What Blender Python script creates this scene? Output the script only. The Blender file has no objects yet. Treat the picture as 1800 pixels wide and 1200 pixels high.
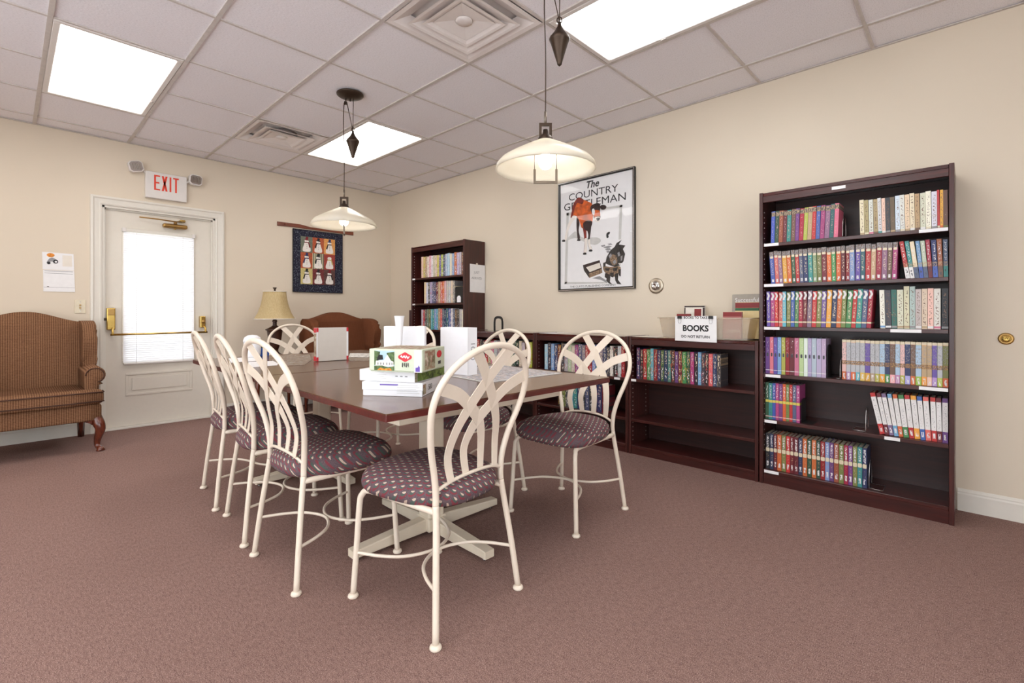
import bpy, bmesh, math, random
from mathutils import Vector, Matrix
random.seed(7)
R = math.radians
PI = math.pi
S = bpy.context.scene
COL = S.collection

# ------------------------------------------------------------------ camera, world, exposure
cam_d = bpy.data.cameras.new('camera')
cam = bpy.data.objects.new('camera', cam_d)
COL.objects.link(cam)
cam.location = (-3.5325, -5.5188, 1.047)
cam.rotation_euler = (PI / 2, 0, -0.8042)
cam_d.sensor_width = 36.0
cam_d.lens = 16.937
cam_d.shift_x = 0.00568
cam_d.shift_y = -0.02744
cam_d.clip_start = 0.02
S.camera = cam
world = bpy.data.worlds.new('daylight')
S.world = world
world.use_nodes = True
world.node_tree.nodes['Background'].inputs[0].default_value = (0.88, 0.94, 1.0, 1)
world.node_tree.nodes['Background'].inputs[1].default_value = 4.6
S.view_settings.view_transform = 'Standard'
S.view_settings.look = 'None'
S.view_settings.gamma = 1
S.view_settings.use_curve_mapping = False
S.view_settings.exposure = 0.14
S.cycles.max_bounces = 5; S.cycles.diffuse_bounces = 4; S.cycles.glossy_bounces = 3; S.cycles.transmission_bounces = 4; S.cycles.transparent_max_bounces = 8
S.cycles.use_light_tree = False
PANEL = 6.6          # radiance of the fluorescent ceiling panels
BULB = 30.0

# ------------------------------------------------------------------ room numbers (metres)
H = 2.592
T = 0.6096
XL, YB = -5.50, -7.34
def mx(m): return -0.324 - (4 - m) * T
def ny(n): return -(0.843 + n * T)

# ------------------------------------------------------------------ materials
MAT = {}
def srgb(r, g, b):
    f = lambda c: (c / 255) / 12.92 if c / 255 <= 0.04045 else ((c / 255 + 0.055) / 1.055) ** 2.4
    return (f(r), f(g), f(b), 1)
class NT:
    def __init__(s, name):
        s.m = bpy.data.materials.new(name); s.m.use_nodes = True
        s.t = s.m.node_tree; s.n = s.t.nodes; s.b = s.n['Principled BSDF']; s.out = s.n['Material Output']
    def new(s, typ, **kw):
        n = s.n.new(typ)
        for k, v in kw.items(): setattr(n, k, v)
        return n
    def link(s, a, b): s.t.links.new(a, b)
    def put(s, sock, v):
        if hasattr(v, 'is_output'): s.link(v, sock)
        else: sock.default_value = v
    def math(s, op, a, b=None, c=None):
        n = s.new('ShaderNodeMath', operation=op)
        s.put(n.inputs[0], a)
        if b is not None: s.put(n.inputs[1], b)
        if c is not None: s.put(n.inputs[2], c)
        return n.outputs[0]
    def mix(s, f, a, b):
        n = s.new('ShaderNodeMix', data_type='RGBA')
        s.put(n.inputs[0], f); s.put(n.inputs[6], a); s.put(n.inputs[7], b)
        return n.outputs[2]
    def coord(s, which='Object'): return s.new('ShaderNodeTexCoord').outputs[which]
    def scale(s, v, sc):
        n = s.new('ShaderNodeMapping'); s.link(v, n.inputs[0]); n.inputs['Scale'].default_value = sc
        return n.outputs[0]
    def noise(s, vec, scale, detail=3, rough=0.55):
        n = s.new('ShaderNodeTexNoise'); s.link(vec, n.inputs['Vector'])
        n.inputs['Scale'].default_value = scale; n.inputs['Detail'].default_value = detail
        n.inputs['Roughness'].default_value = rough
        return n.outputs['Fac']
    def ramp(s, f, stops):
        n = s.new('ShaderNodeValToRGB'); s.put(n.inputs[0], f)
        e = n.color_ramp.elements
        while len(e) < len(stops): e.new(0.5)
        for i, (p, c) in enumerate(stops): e[i].position = p; e[i].color = c
        return n.outputs[0]
    def bump(s, h, strength=0.2, dist=0.002):
        n = s.new('ShaderNodeBump'); n.inputs['Strength'].default_value = strength
        n.inputs['Distance'].default_value = dist; s.put(n.inputs['Height'], h)
        s.link(n.outputs[0], s.b.inputs['Normal'])
    def done(s, key, color=None, rough=0.6, metal=0.0, spec=0.5, coat=0.0):
        if color is not None: s.put(s.b.inputs['Base Color'], color)
        s.put(s.b.inputs['Roughness'], rough); s.b.inputs['Metallic'].default_value = metal
        s.b.inputs['Specular IOR Level'].default_value = spec
        s.b.inputs['Coat Weight'].default_value = coat
        s.b.inputs['Coat Roughness'].default_value = 0.12
        MAT[key] = s.m
        return s.m
def plain(key, col, rough=0.55, metal=0.0, spec=0.5, var=0.06, scale=25.0, bump=0.0, coat=0.0):
    """procedural: base colour with a faint noise mottling"""
    t = NT(key)
    f = t.noise(t.coord(), scale, 2)
    lo = tuple(c * (1 - var) for c in col[:3]) + (1,); hi = tuple(min(1, c * (1 + var)) for c in col[:3]) + (1,)
    c = t.ramp(f, [(0.3, lo), (0.7, hi)])
    if bump: t.bump(f, bump, 0.002)
    return t.done(key, c, rough, metal, spec, coat)

def mk_materials():
    # painted wall: fine orange-peel
    t = NT('wall_paint'); v = t.coord()
    c = t.ramp(t.noise(v, 1.3, 1), [(0.35, srgb(222, 208, 188)), (0.65, srgb(226, 212, 192))])
    t.done('wall', c, 0.62, spec=0.3)
    # carpet
    t = NT('carpet'); v = t.coord()
    f1 = t.noise(v, 330, 2, 0.75); f2 = t.noise(v, 2.2, 1); f3 = t.noise(t.scale(v, (1, 0.35, 1)), 120, 1, 0.7)
    c = t.ramp(f1, [(0.36, srgb(78, 54, 50)), (0.47, srgb(136, 106, 98)), (0.56, srgb(160, 128, 119)), (0.67, srgb(212, 184, 170))])
    c2 = t.ramp(f3, [(0.32, srgb(104, 78, 72)), (0.66, srgb(170, 138, 128))])
    c = t.mix(0.30, c, c2)
    c = t.mix(t.math('MULTIPLY', f2, 0.28), c, srgb(114, 88, 80))
    t.bump(f1, 0.55, 0.004); t.done('carpet', c, 0.95, spec=0.1)
    # ceiling tile: fissured
    t = NT('ceiling_tile'); v = t.coord()
    f = t.noise(t.scale(v, (1, 2.2, 1)), 90, 3, 0.65)
    c = t.ramp(f, [(0.30, srgb(230, 226, 229)), (0.5, srgb(245, 241, 245)), (0.8, srgb(249, 245, 249))])
    t.bump(f, 0.35, 0.004); t.done('tile', c, 0.85, spec=0.15)
    plain('tbar', srgb(205, 196, 190), 0.5)
    plain('white_metal', srgb(228, 222, 217), 0.4, var=0.015)
    plain('vent_metal', srgb(240, 232, 228), 0.45, var=0.015)
    plain('dark_hole', srgb(70, 66, 64), 0.8)
    plain('foil', srgb(170, 165, 160), 0.3, 0.8)
    plain('trim', srgb(228, 222, 211), 0.35, var=0.012)
    plain('door', srgb(225, 217, 204), 0.42, var=0.012)
    # dark mahogany, straight grain along object Z / Y mixed
    def wood(key, c0, c1, c2, axis, rough, coat, grain=1.0):
        t = NT(key); v = t.coord()
        sc = {'z': (22, 22, 1.6), 'y': (22, 1.6, 22), 'x': (1.6, 22, 22)}[axis]
        f = t.noise(t.scale(v, sc), 2.2 * grain, 5, 0.6)
        c = t.ramp(f, [(0.28, c0), (0.5, c1), (0.74, c2)])
        t.bump(f, 0.03, 0.001); t.done(key, c, rough, spec=0.5, coat=coat)
    wood('case_v', srgb(48, 17, 14), srgb(64, 24, 20), srgb(84, 34, 28), 'z', 0.36, 0.25)
    wood('case_h', srgb(48, 16, 14), srgb(64, 23, 19), srgb(84, 32, 27), 'y', 0.34, 0.3)
    wood('case_top', srgb(48, 16, 14), srgb(64, 23, 19), srgb(84, 32, 27), 'y', 0.10, 0.6)
    wood('case_back', srgb(40, 17, 15), srgb(50, 22, 19), srgb(62, 28, 23), 'y', 0.45, 0.1)
    wood('table_top', srgb(86, 55, 38), srgb(98, 64, 45), srgb(110, 75, 54), 'y', 0.24, 0.22)
    wood('table_edge', srgb(66, 18, 15), srgb(86, 24, 20), srgb(104, 32, 26), 'x', 0.35, 0.3)
    wood('leg_wood', srgb(70, 28, 16), srgb(98, 42, 24), srgb(122, 56, 32), 'z', 0.25, 0.6)
    wood('rod_wood', srgb(92, 44, 26), srgb(120, 60, 38), srgb(140, 74, 48), 'x', 0.4, 0.2)
    wood('lamp_wood', srgb(46, 26, 18), srgb(66, 38, 26), srgb(84, 50, 34), 'z', 0.35, 0.3)
    # cream enamel with a few chips
    t = NT('cream_enamel'); v = t.coord()
    f = t.noise(v, 60, 4, 0.7)
    c = t.ramp(f, [(0.225, srgb(120, 96, 84)), (0.245, srgb(232, 217, 198)), (0.7, srgb(236, 221, 203))])
    t.done('cream', c, 0.34, spec=0.5)
    plain('cream_flat', srgb(230, 216, 194), 0.4, var=0.02)
    # seat fabric: staggered tear drops on mauve
    t = NT('seat_fabric'); v = t.coord()
    sx = t.new('ShaderNodeSeparateXYZ'); t.link(v, sx.inputs[0])
    P = 0.026
    def cell(offx, offy, rx, ry, slant):
        yy = t.math('DIVIDE', t.math('ADD', t.math('ADD', sx.outputs[1], t.math('MULTIPLY', sx.outputs[2], 0.75)), 10 + offy), P)
        row = t.math('FLOOR', yy)
        odd = t.math('MULTIPLY', t.math('MODULO', row, 2.0), 0.5)
        xx = t.math('ADD', t.math('DIVIDE', t.math('ADD', t.math('ADD', sx.outputs[0], t.math('MULTIPLY', sx.outputs[2], 0.55)), 10 + offx), P * 1.15), odd)
        fx = t.math('SUBTRACT', t.math('FRACT', xx), 0.5); fy = t.math('SUBTRACT', t.math('FRACT', yy), 0.5)
        fx = t.math('ADD', fx, t.math('MULTIPLY', fy, slant))
        # tear drop: width shrinks with fy
        w = t.math('SUBTRACT', rx, t.math('MULTIPLY', fy, 0.22))
        a = t.math('DIVIDE', fx, w); b = t.math('DIVIDE', fy, ry)
        d = t.math('ADD', t.math('MULTIPLY', a, a), t.math('MULTIPLY', b, b))
        return t.math('LESS_THAN', d, 1.0)
    weave = t.noise(v, 420, 2, 0.7)
    base = t.ramp(weave, [(0.3, srgb(78, 66, 72)), (0.6, srgb(116, 98, 102)), (0.8, srgb(136, 116, 118))])
    c = t.mix(cell(0.009, 0.006, 0.26, 0.40, 0.5), base, srgb(134, 68, 76))
    c = t.mix(cell(0.005, 0.002, 0.20, 0.32, 0.3), c, srgb(86, 98, 92))
    c = t.mix(cell(0.0, 0.0, 0.115, 0.26, 0.25), c, srgb(206, 184, 166))
    t.bump(weave, 0.25, 0.001); t.done('seat', c, 0.9, spec=0.15)
    # wing chair fabrics
    def ribbed(key, a, b, c3, sc):
        t = NT(key); v = t.coord(); s = t.new('ShaderNodeSeparateXYZ'); t.link(v, s.inputs[0])
        lx = t.math('SINE', t.math('MULTIPLY', s.outputs[0], 2 * PI / sc))
        ly = t.math('SINE', t.math('MULTIPLY', t.math('ADD', s.outputs[1], s.outputs[2]), 2 * PI / (sc * 0.8)))
        f = t.math('ADD', t.math('MULTIPLY', lx, 0.22), t.math('MULTIPLY', ly, 0.13))
        f = t.math('ADD', t.math('ADD', f, 0.5), t.math('MULTIPLY', t.math('SUBTRACT', t.noise(v, 150, 3), 0.5), 0.6))
        c = t.ramp(f, [(0.2, a), (0.5, b), (0.85, c3)])
        t.bump(f, 0.35, 0.003); t.done(key, c, 0.92, spec=0.12)
    ribbed('fabric_rib', srgb(94, 64, 45), srgb(124, 88, 63), srgb(152, 114, 86), 0.013)
    ribbed('fabric_plain', srgb(108, 64, 42), srgb(116, 70, 46), srgb(124, 77, 52), 0.012)
    plain('piping', srgb(72, 44, 30), 0.8)
    plain('brass', srgb(196, 164, 92), 0.22, 1.0)
    plain('brass_dull', srgb(176, 140, 84), 0.35, 0.9)
    plain('nickel', srgb(190, 178, 160), 0.3, 0.9)
    plain('chrome', srgb(205, 202, 198), 0.15, 1.0)
    plain('bronze', srgb(72, 58, 48), 0.4, 0.75)
    plain('bronze_light', srgb(128, 116, 104), 0.35, 0.8)
    plain('black', srgb(26, 24, 24), 0.4)
    plain('black_frame', srgb(30, 28, 28), 0.25)
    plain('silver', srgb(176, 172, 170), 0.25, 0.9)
    plain('paper', srgb(240, 238, 238), 0.7, var=0.02)
    plain('paper_warm', srgb(232, 224, 212), 0.7, var=0.02)
    plain('white_card', srgb(244, 243, 246), 0.5, var=0.015)
    plain('card_cream', srgb(214, 206, 196), 0.6, var=0.02)
    plain('page', srgb(216, 204, 184), 0.8)
    plain('almond', srgb(226, 214, 188), 0.4)
    plain('ink', srgb(24, 22, 24), 0.7)
    plain('grey_ink', srgb(150, 148, 150), 0.7)
    plain('pale_grey', srgb(206, 204, 200), 0.7)
    plain('exit_red', srgb(226, 62, 36), 0.5)
    plain('red', srgb(204, 36, 48), 0.5)
    plain('sage', srgb(206, 214, 190), 0.5)
    plain('green_leaf', srgb(84, 106, 62), 0.7, var=0.5, scale=90)
    plain('orange_flower', srgb(232, 140, 50), 0.7, var=0.4, scale=120)
    plain('violet', srgb(110, 84, 176), 0.6)
    plain('sky_blue', srgb(178, 206, 222), 0.6)
    plain('blue', srgb(40, 96, 190), 0.4)
    plain('calf_orange', srgb(206, 92, 28), 0.7, var=0.35, scale=30)
    plain('calf_red', srgb(126, 36, 24), 0.7, var=0.4, scale=40)
    plain('calf_dark', srgb(48, 26, 24), 0.7, var=0.5, scale=50)
    plain('rooster_dark', srgb(52, 46, 44), 0.7, var=0.7, scale=70)
    plain('rooster_brown', srgb(138, 112, 88), 0.7, var=0.6, scale=70)
    plain('snow', srgb(238, 230, 222), 0.85, var=0.04)
    plain('quilt_green', srgb(112, 116, 100), 0.9, var=0.2, scale=90)
    plain('quilt_rust', srgb(176, 88, 56), 0.9, var=0.25, scale=90)
    plain('quilt_gold', srgb(222, 158, 90), 0.9, var=0.15, scale=90)
    plain('quilt_olive', srgb(202, 186, 122), 0.9, var=0.15, scale=90)
    plain('quilt_maroon', srgb(118, 52, 52), 0.9, var=0.3, scale=90)
    plain('quilt_plum', srgb(96, 66, 62), 0.9, var=0.3, scale=90)
    plain('quilt_brick', srgb(158, 66, 56), 0.9, var=0.25, scale=90)
    plain('navy', srgb(46, 52, 96), 0.85)
    plain('hat_red', srgb(124, 30, 40), 0.85)
    plain('hat_black', srgb(34, 30, 32), 0.85)
    t = NT('quilt_stripe'); s = t.new('ShaderNodeSeparateXYZ'); t.link(t.coord(), s.inputs[0])
    f = t.math('SINE', t.math('MULTIPLY', s.outputs[0], 2 * PI / 0.02))
    t.done('quilt_stripe', t.ramp(t.math('ADD', t.math('MULTIPLY', f, 0.5), 0.5), [(0.3, srgb(72, 74, 62)), (0.6, srgb(206, 198, 164))]), 0.9)
    t = NT('quilt_border'); v = t.coord()
    f = t.noise(v, 80, 3, 0.8); g = t.noise(v, 10, 2)
    c = t.ramp(f, [(0.40, srgb(26, 27, 36)), (0.53, srgb(48, 51, 64)), (0.60, srgb(84, 94, 104)), (0.68, srgb(168, 174, 178))])
    c = t.mix(t.math('MULTIPLY', g, 0.35), c, srgb(64, 46, 72)); t.done('quilt_border', c, 0.92, spec=0.1)
    # jigsaw picture: broken colours
    def jig(key, cols):
        t = NT(key); v = t.coord()
        vo = t.new('ShaderNodeTexVoronoi'); t.link(v, vo.inputs['Vector']); vo.inputs['Scale'].default_value = 62
        f = t.noise(v, 26, 4, 0.7)
        f = t.math('ADD', t.math('MULTIPLY', f, 0.6), t.math('MULTIPLY', t.new('ShaderNodeSeparateXYZ').outputs[0], 0.0))
        sep = t.new('ShaderNodeSeparateColor'); t.link(vo.outputs['Color'], sep.inputs[0])
        f = t.math('ADD', f, t.math('MULTIPLY', sep.outputs[0], 0.4))
        t.done(key, t.ramp(f, [(0.25 + 0.5 * i / (len(cols) - 1), c) for i, c in enumerate(cols)]), 0.6)
    jig('jigsaw_grey', [srgb(120, 118, 124), srgb(186, 184, 190), srgb(150, 140, 136), srgb(206, 192, 188), srgb(156, 168, 186)])
    jig('jigsaw_brown', [srgb(104, 84, 68), srgb(150, 128, 108), srgb(126, 118, 110), srgb(188, 176, 162)])
    jig('jigsaw_white', [srgb(70, 68, 66), srgb(220, 216, 210), srgb(232, 230, 226), srgb(150, 140, 130)])
    jig('jigsaw_green', [srgb(44, 58, 28), srgb(92, 116, 46), srgb(126, 148, 70), srgb(60, 78, 40)])
    jig('jigsaw_farm', [srgb(104, 90, 60), srgb(176, 168, 140), srgb(140, 92, 70), srgb(222, 214, 196)])
    # lampshade fabric, opal glass, plastics, glass
    t = NT('lamp_fabric'); f = t.noise(t.scale(t.coord(), (30, 30, 4)), 6, 3)
    c = t.ramp(f, [(0.3, srgb(206, 180, 128)), (0.7, srgb(226, 204, 156))])
    tr = t.new('ShaderNodeBsdfTranslucent'); t.link(c, tr.inputs[0]); t.done('lamp_fabric', c, 0.5)
    mx_ = t.new('ShaderNodeMixShader'); mx_.inputs[0].default_value = 0.3
    t.link(t.b.outputs[0], mx_.inputs[1]); t.link(tr.outputs[0], mx_.inputs[2]); t.link(mx_.outputs[0], t.out.inputs[0])
    t = NT('opal_glass'); f = t.noise(t.coord(), 5, 2)
    c = t.ramp(f, [(0.3, srgb(248, 241, 226)), (0.7, srgb(252, 247, 236))])
    tr = t.new('ShaderNodeBsdfTranslucent'); t.link(c, tr.inputs[0]); t.done('opal', c, 0.25)
    mx_ = t.new('ShaderNodeMixShader'); mx_.inputs[0].default_value = 0.5
    t.link(t.b.outputs[0], mx_.inputs[1]); t.link(tr.outputs[0], mx_.inputs[2]); t.link(mx_.outputs[0], t.out.inputs[0])
    t = NT('blind_slat'); f = t.noise(t.coord(), 9, 2)
    c = t.ramp(f, [(0.3, srgb(246, 246, 248)), (0.7, srgb(250, 250, 252))])
    tr = t.new('ShaderNodeBsdfTranslucent'); t.link(c, tr.inputs[0]); t.done('blind', c, 0.5)
    mx_ = t.new('ShaderNodeMixShader'); mx_.inputs[0].default_value = 0.05
    t.link(t.b.outputs[0], mx_.inputs[1]); t.link(tr.outputs[0], mx_.inputs[2]); t.link(mx_.outputs[0], t.out.inputs[0])
    def clear(key, col, k, rough=0.02):
        t = NT(key); tp = t.new('ShaderNodeBsdfTransparent')
        f = t.noise(t.coord(), 3, 2); c = t.ramp(f, [(0.2, col), (0.8, tuple(min(1, x * 1.03) for x in col[:3]) + (1,))])
        t.link(c, tp.inputs[0]); t.done(key, c, rough)
        m = t.new('ShaderNodeMixShader'); m.inputs[0].default_value = k
        gl = t.new('ShaderNodeBsdfGlossy'); gl.inputs['Roughness'].default_value = rough
        t.link((t.b if key == 'tub' else gl).outputs[0], m.inputs[1]); t.link(tp.outputs[0], m.inputs[2]); t.link(m.outputs[0], t.out.inputs[0])
    clear('glass', (0.97, 0.98, 0.98, 1), 0.95)
    clear('poster_glass', (0.99, 0.99, 0.99, 1), 0.985)
    clear('tub', srgb(242, 236, 226), 0.76, 0.3)
    def emit(key, c0, c1, st, scale=3):
        t = NT(key); f = t.noise(t.coord(), scale, 2); c = t.ramp(f, [(0.2, c0), (0.8, c1)])
        t.b.inputs['Emission Color'].default_value = tuple((x + y) / 2 for x, y in zip(c0, c1)); t.b.inputs['Emission Strength'].default_value = st
        t.done(key, c, 0.4)
    emit('panel_warm', (1.0, 0.97, 0.93, 1), (1.0, 0.98, 0.95, 1), PANEL)
    emit('panel_cool', (0.90, 0.97, 1.0, 1), (0.95, 0.99, 1.0, 1), PANEL)
    emit('bulb', (1.0, 0.96, 0.88, 1), (1.0, 0.97, 0.91, 1), BULB)
mk_materials()

# ------------------------------------------------------------------ mesh helpers
def bm_new(): return bmesh.new()
def box(bm, x0, x1, y0, y1, z0, z1, bev=0.0, seg=2):
    vs = [bm.verts.new(p) for p in ((x0,y0,z0),(x1,y0,z0),(x1,y1,z0),(x0,y1,z0),(x0,y0,z1),(x1,y0,z1),(x1,y1,z1),(x0,y1,z1))]
    fs = [bm.faces.new([vs[i] for i in f]) for f in ((0,3,2,1),(4,5,6,7),(0,1,5,4),(1,2,6,5),(2,3,7,6),(3,0,4,7))]
    if bev:
        ed = {e for f in fs for e in f.edges}
        bmesh.ops.bevel(bm, geom=list(ed), offset=bev, segments=seg, affect='EDGES', profile=0.5)
    return bm
def catmull(pts, n=6, closed=False):
    P = [Vector(p) for p in pts]; out = []; L = len(P)
    rng = range(L if closed else L - 1)
    for i in rng:
        g = lambda k: P[k % L] if closed else P[max(0, min(L - 1, k))]
        p0, p1, p2, p3 = g(i - 1), g(i), g(i + 1), g(i + 2)
        for j in range(n):
            t = j / n
            out.append(0.5 * ((2 * p1) + (p2 - p0) * t + (2 * p0 - 5 * p1 + 4 * p2 - p3) * t * t + (3 * p1 - p0 - 3 * p2 + p3) * t ** 3))
    if not closed: out.append(P[-1].copy())
    return out
def tube(bm, pts, r, n=8, closed=False, caps=True):
    P = [Vector(p) for p in pts]; L = len(P); rings = []
    rad = r if hasattr(r, '__len__') else [r] * L
    up = None
    for i in range(L):
        a = P[(i - 1) % L] if (closed or i > 0) else P[i]; b = P[(i + 1) % L] if (closed or i < L - 1) else P[i]
        t = (b - a).normalized()
        if up is None:
            ref = Vector((0, 0, 1)) if abs(t.z) < 0.9 else Vector((1, 0, 0))
            u = t.cross(ref).normalized()
        else:
            u = (up - t * up.dot(t)).normalized()
        up = u; w = t.cross(u)
        rings.append([bm.verts.new(P[i] + (u * math.cos(2*PI*k/n) + w * math.sin(2*PI*k/n)) * rad[i]) for k in range(n)])
    m = L if closed else L - 1
    for i in range(m):
        A, B = rings[i], rings[(i + 1) % L]
        for k in range(n):
            f = bm.faces.new((A[k], A[(k+1) % n], B[(k+1) % n], B[k])); f.smooth = True
    if caps and not closed:
        bm.faces.new(list(reversed(rings[0]))); bm.faces.new(rings[-1])
    return bm
def lathe(bm, prof, n=24, c=(0, 0, 0), mod=None, caps=True):
    rings = []
    for (r, z) in prof:
        rings.append([bm.verts.new((c[0] + r * (mod(2*PI*k/n) if mod else 1) * math.cos(2*PI*k/n), c[1] + r * (mod(2*PI*k/n) if mod else 1) * math.sin(2*PI*k/n), c[2] + z)) for k in range(n)])
    for A, B in zip(rings, rings[1:]):
        for k in range(n):
            f = bm.faces.new((A[k], A[(k+1) % n], B[(k+1) % n], B[k])); f.smooth = True
    if caps:
        if prof[0][0] > 1e-5: bm.faces.new(list(reversed(rings[0])))
        if prof[-1][0] > 1e-5: bm.faces.new(rings[-1])
    return bm
def plate(bm, pts, depth, fr, bev=0.0, seg=2):
    """polygon pts (u,v) -> fr(u,v,w), extruded w 0..depth"""
    a = [bm.verts.new(fr(u, v, 0)) for u, v in pts]; b = [bm.verts.new(fr(u, v, depth)) for u, v in pts]
    n = len(pts)
    fs = [bm.faces.new(list(reversed(a))), bm.faces.new(b)]
    for i in range(n): fs.append(bm.faces.new((a[i], a[(i+1) % n], b[(i+1) % n], b[i])))
    if bev:
        ed = {e for f in fs[:2] for e in f.edges}
        bmesh.ops.bevel(bm, geom=list(ed), offset=bev, segments=seg, affect='EDGES', profile=0.5)
    return bm
def ribbon(bm, pts, width, thick, across):
    """flat band along pts; `across` = direction normal to the band"""
    P = [Vector(p) for p in pts]; L = len(P); rows = []
    for i in range(L):
        t = (P[min(i+1, L-1)] - P[max(i-1, 0)]).normalized(); nn = Vector(across(i) if callable(across) else across)
        nn = (nn - t * nn.dot(t)).normalized(); s = t.cross(nn)
        w = width[i] if hasattr(width, '__len__') else width
        rows.append([bm.verts.new(P[i] + s * (w/2) * a + nn * (thick/2) * b) for a, b in ((-1,-1),(1,-1),(1,1),(-1,1))])
    for A, B in zip(rows, rows[1:]):
        for k in range(4): bm.faces.new((A[k], A[(k+1) % 4], B[(k+1) % 4], B[k]))
    bm.faces.new(list(reversed(rows[0]))); bm.faces.new(rows[-1])
    return bm
def sphere(bm, c, r, n=14, sz=1.0):
    prof = [(max(1e-4, r * math.sin(PI * i / n)), -r * sz * math.cos(PI * i / n)) for i in range(n + 1)]
    return lathe(bm, prof, max(12, n), c, caps=True)
def finish(name, bm, mat, parent=None, smooth=False):
    bmesh.ops.recalc_face_normals(bm, faces=bm.faces[:])
    me = bpy.data.meshes.new(name); bm.to_mesh(me); bm.free()
    if smooth:
        for p in me.polygons: p.use_smooth = True
    me.materials.append(MAT[mat] if isinstance(mat, str) else mat)
    o = bpy.data.objects.new(name, me); COL.objects.link(o)
    if parent is not None: o.parent = parent
    return o
def bobj(name, mat, parent, x0, x1, y0, y1, z0, z1, bev=0.0):
    return finish(name, box(bm_new(), x0, x1, y0, y1, z0, z1, bev), mat, parent)
def thing(name, label, cat, loc=(0, 0, 0), rz=0.0, group=None):
    o = bpy.data.objects.new(name, None); COL.objects.link(o); o.empty_display_size = 0.1
    o.location = loc; o.rotation_euler = (0, 0, rz)
    return tag(o, label, cat, group)
def tag(o, label, cat, group=None):
    o['label'] = label; o['category'] = cat
    if group: o['group'] = group
    return o
def struct(o, label=None):
    o['kind'] = 'structure'
    if label: o['label'] = label
    return o
def sempty(name, label, loc=(0, 0, 0)):
    o = bpy.data.objects.new(name, None); COL.objects.link(o); o.location = loc
    return struct(o, label)
def kids(o): return [c for c in bpy.data.objects if c.parent == o]
def dup(root, loc, rz, label=None, group=None):
    r = root.copy(); COL.objects.link(r); r.location = loc; r.rotation_euler = (0, 0, rz)
    if label: r['label'] = label
    if group: r['group'] = group
    for ch in kids(root):
        c = ch.copy(); COL.objects.link(c); c.parent = r
        for g in kids(ch):
            d = g.copy(); COL.objects.link(d); d.parent = c
    return r
def text_mesh(name, body, size, mat, parent, fr, align='CENTER', shear=0.0, bold=0.0, sx=1.0):
    """flat lettering; fr(u,v) -> point in parent's space"""
    cu = bpy.data.curves.new(name, 'FONT'); cu.body = body; cu.size = size; cu.align_x = align; cu.align_y = 'CENTER'
    cu.shear = shear; cu.offset = bold; cu.resolution_u = 3
    to = bpy.data.objects.new(name, cu); COL.objects.link(to)
    dg = bpy.context.evaluated_depsgraph_get(); dg.update()
    me = bpy.data.meshes.new_from_object(to.evaluated_get(dg))
    bpy.data.objects.remove(to); bpy.data.curves.remove(cu)
    for v in me.vertices: v.co = Vector(fr(v.co.x * sx, v.co.y))
    me.materials.clear(); me.materials.append(MAT[mat]); me.name = name
    o = bpy.data.objects.new(name, me); COL.objects.link(o); o.parent = parent
    return o
def poly(name, pts, mat, parent, fr, th=0.0004):
    return finish(name, plate(bm_new(), pts, th, fr), mat, parent)
def ell(cx, cy, rx, ry, n=20, a0=0.0):
    return [(cx + rx * math.cos(a0 + 2*PI*k/n), cy + ry * math.sin(a0 + 2*PI*k/n)) for k in range(n)]

# ================================================================== SETTING
struct(finish('floor', box(bm_new(), XL, 0, YB, 0, -0.1, 0), 'carpet'), 'mauve brown speckled carpet covering the whole floor')
DX0, DX1, DZ = -2.945, -2.060, 2.005          # door opening
b = bm_new()
box(b, XL - 0.15, DX0, 0, 0.15, -0.1, H + 0.15); box(b, DX1, 0.15, 0, 0.15, -0.1, H + 0.15); box(b, DX0, DX1, 0, 0.15, DZ, H + 0.15)
box(b, DX0, DX1, 0.0, 0.15, -0.1, 0.0)
struct(finish('wall_back', b, 'wall'), 'beige painted wall with the exit door')
struct(bobj('wall_right', 'wall', None, 0, 0.15, YB, 0, -0.1, H + 0.15), 'beige painted wall behind the bookcases')
ADDED_LWIN = [(-6.5, -5.2), (-4.9, -3.6), (-3.3, -2.0)]  # unseen left-hand openings, added to let in more daylight
b = bm_new(); prev = YB
for wy0, wy1 in ADDED_LWIN: box(b, XL - 0.15, XL, prev, wy0, -0.1, H + 0.15); prev = wy1
box(b, XL - 0.15, XL, prev, 0, -0.1, H + 0.15)
for wy0, wy1 in ADDED_LWIN: box(b, XL - 0.15, XL, wy0, wy1, -0.1, 0.14); box(b, XL - 0.15, XL, wy0, wy1, 2.36, H + 0.15)
struct(finish('wall_left', b, 'wall'), 'beige painted wall with windows on the left')
ADDED_WINS = [(-5.1, -3.8), (-3.5, -2.2)]; WZ0, WZ1 = 0.14, 2.36
b = bm_new(); prev = XL - 0.15
for wx0, wx1 in ADDED_WINS: box(b, prev, wx0, YB - 0.15, YB, -0.1, H + 0.15); prev = wx1
box(b, prev, 0.15, YB - 0.15, YB, -0.1, H + 0.15)
for wx0, wx1 in ADDED_WINS: box(b, wx0, wx1, YB - 0.15, YB, -0.1, WZ0); box(b, wx0, wx1, YB - 0.15, YB, WZ1, H + 0.15)
struct(finish('wall_front', b, 'wall'), 'beige painted wall with windows behind the viewer')
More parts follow.
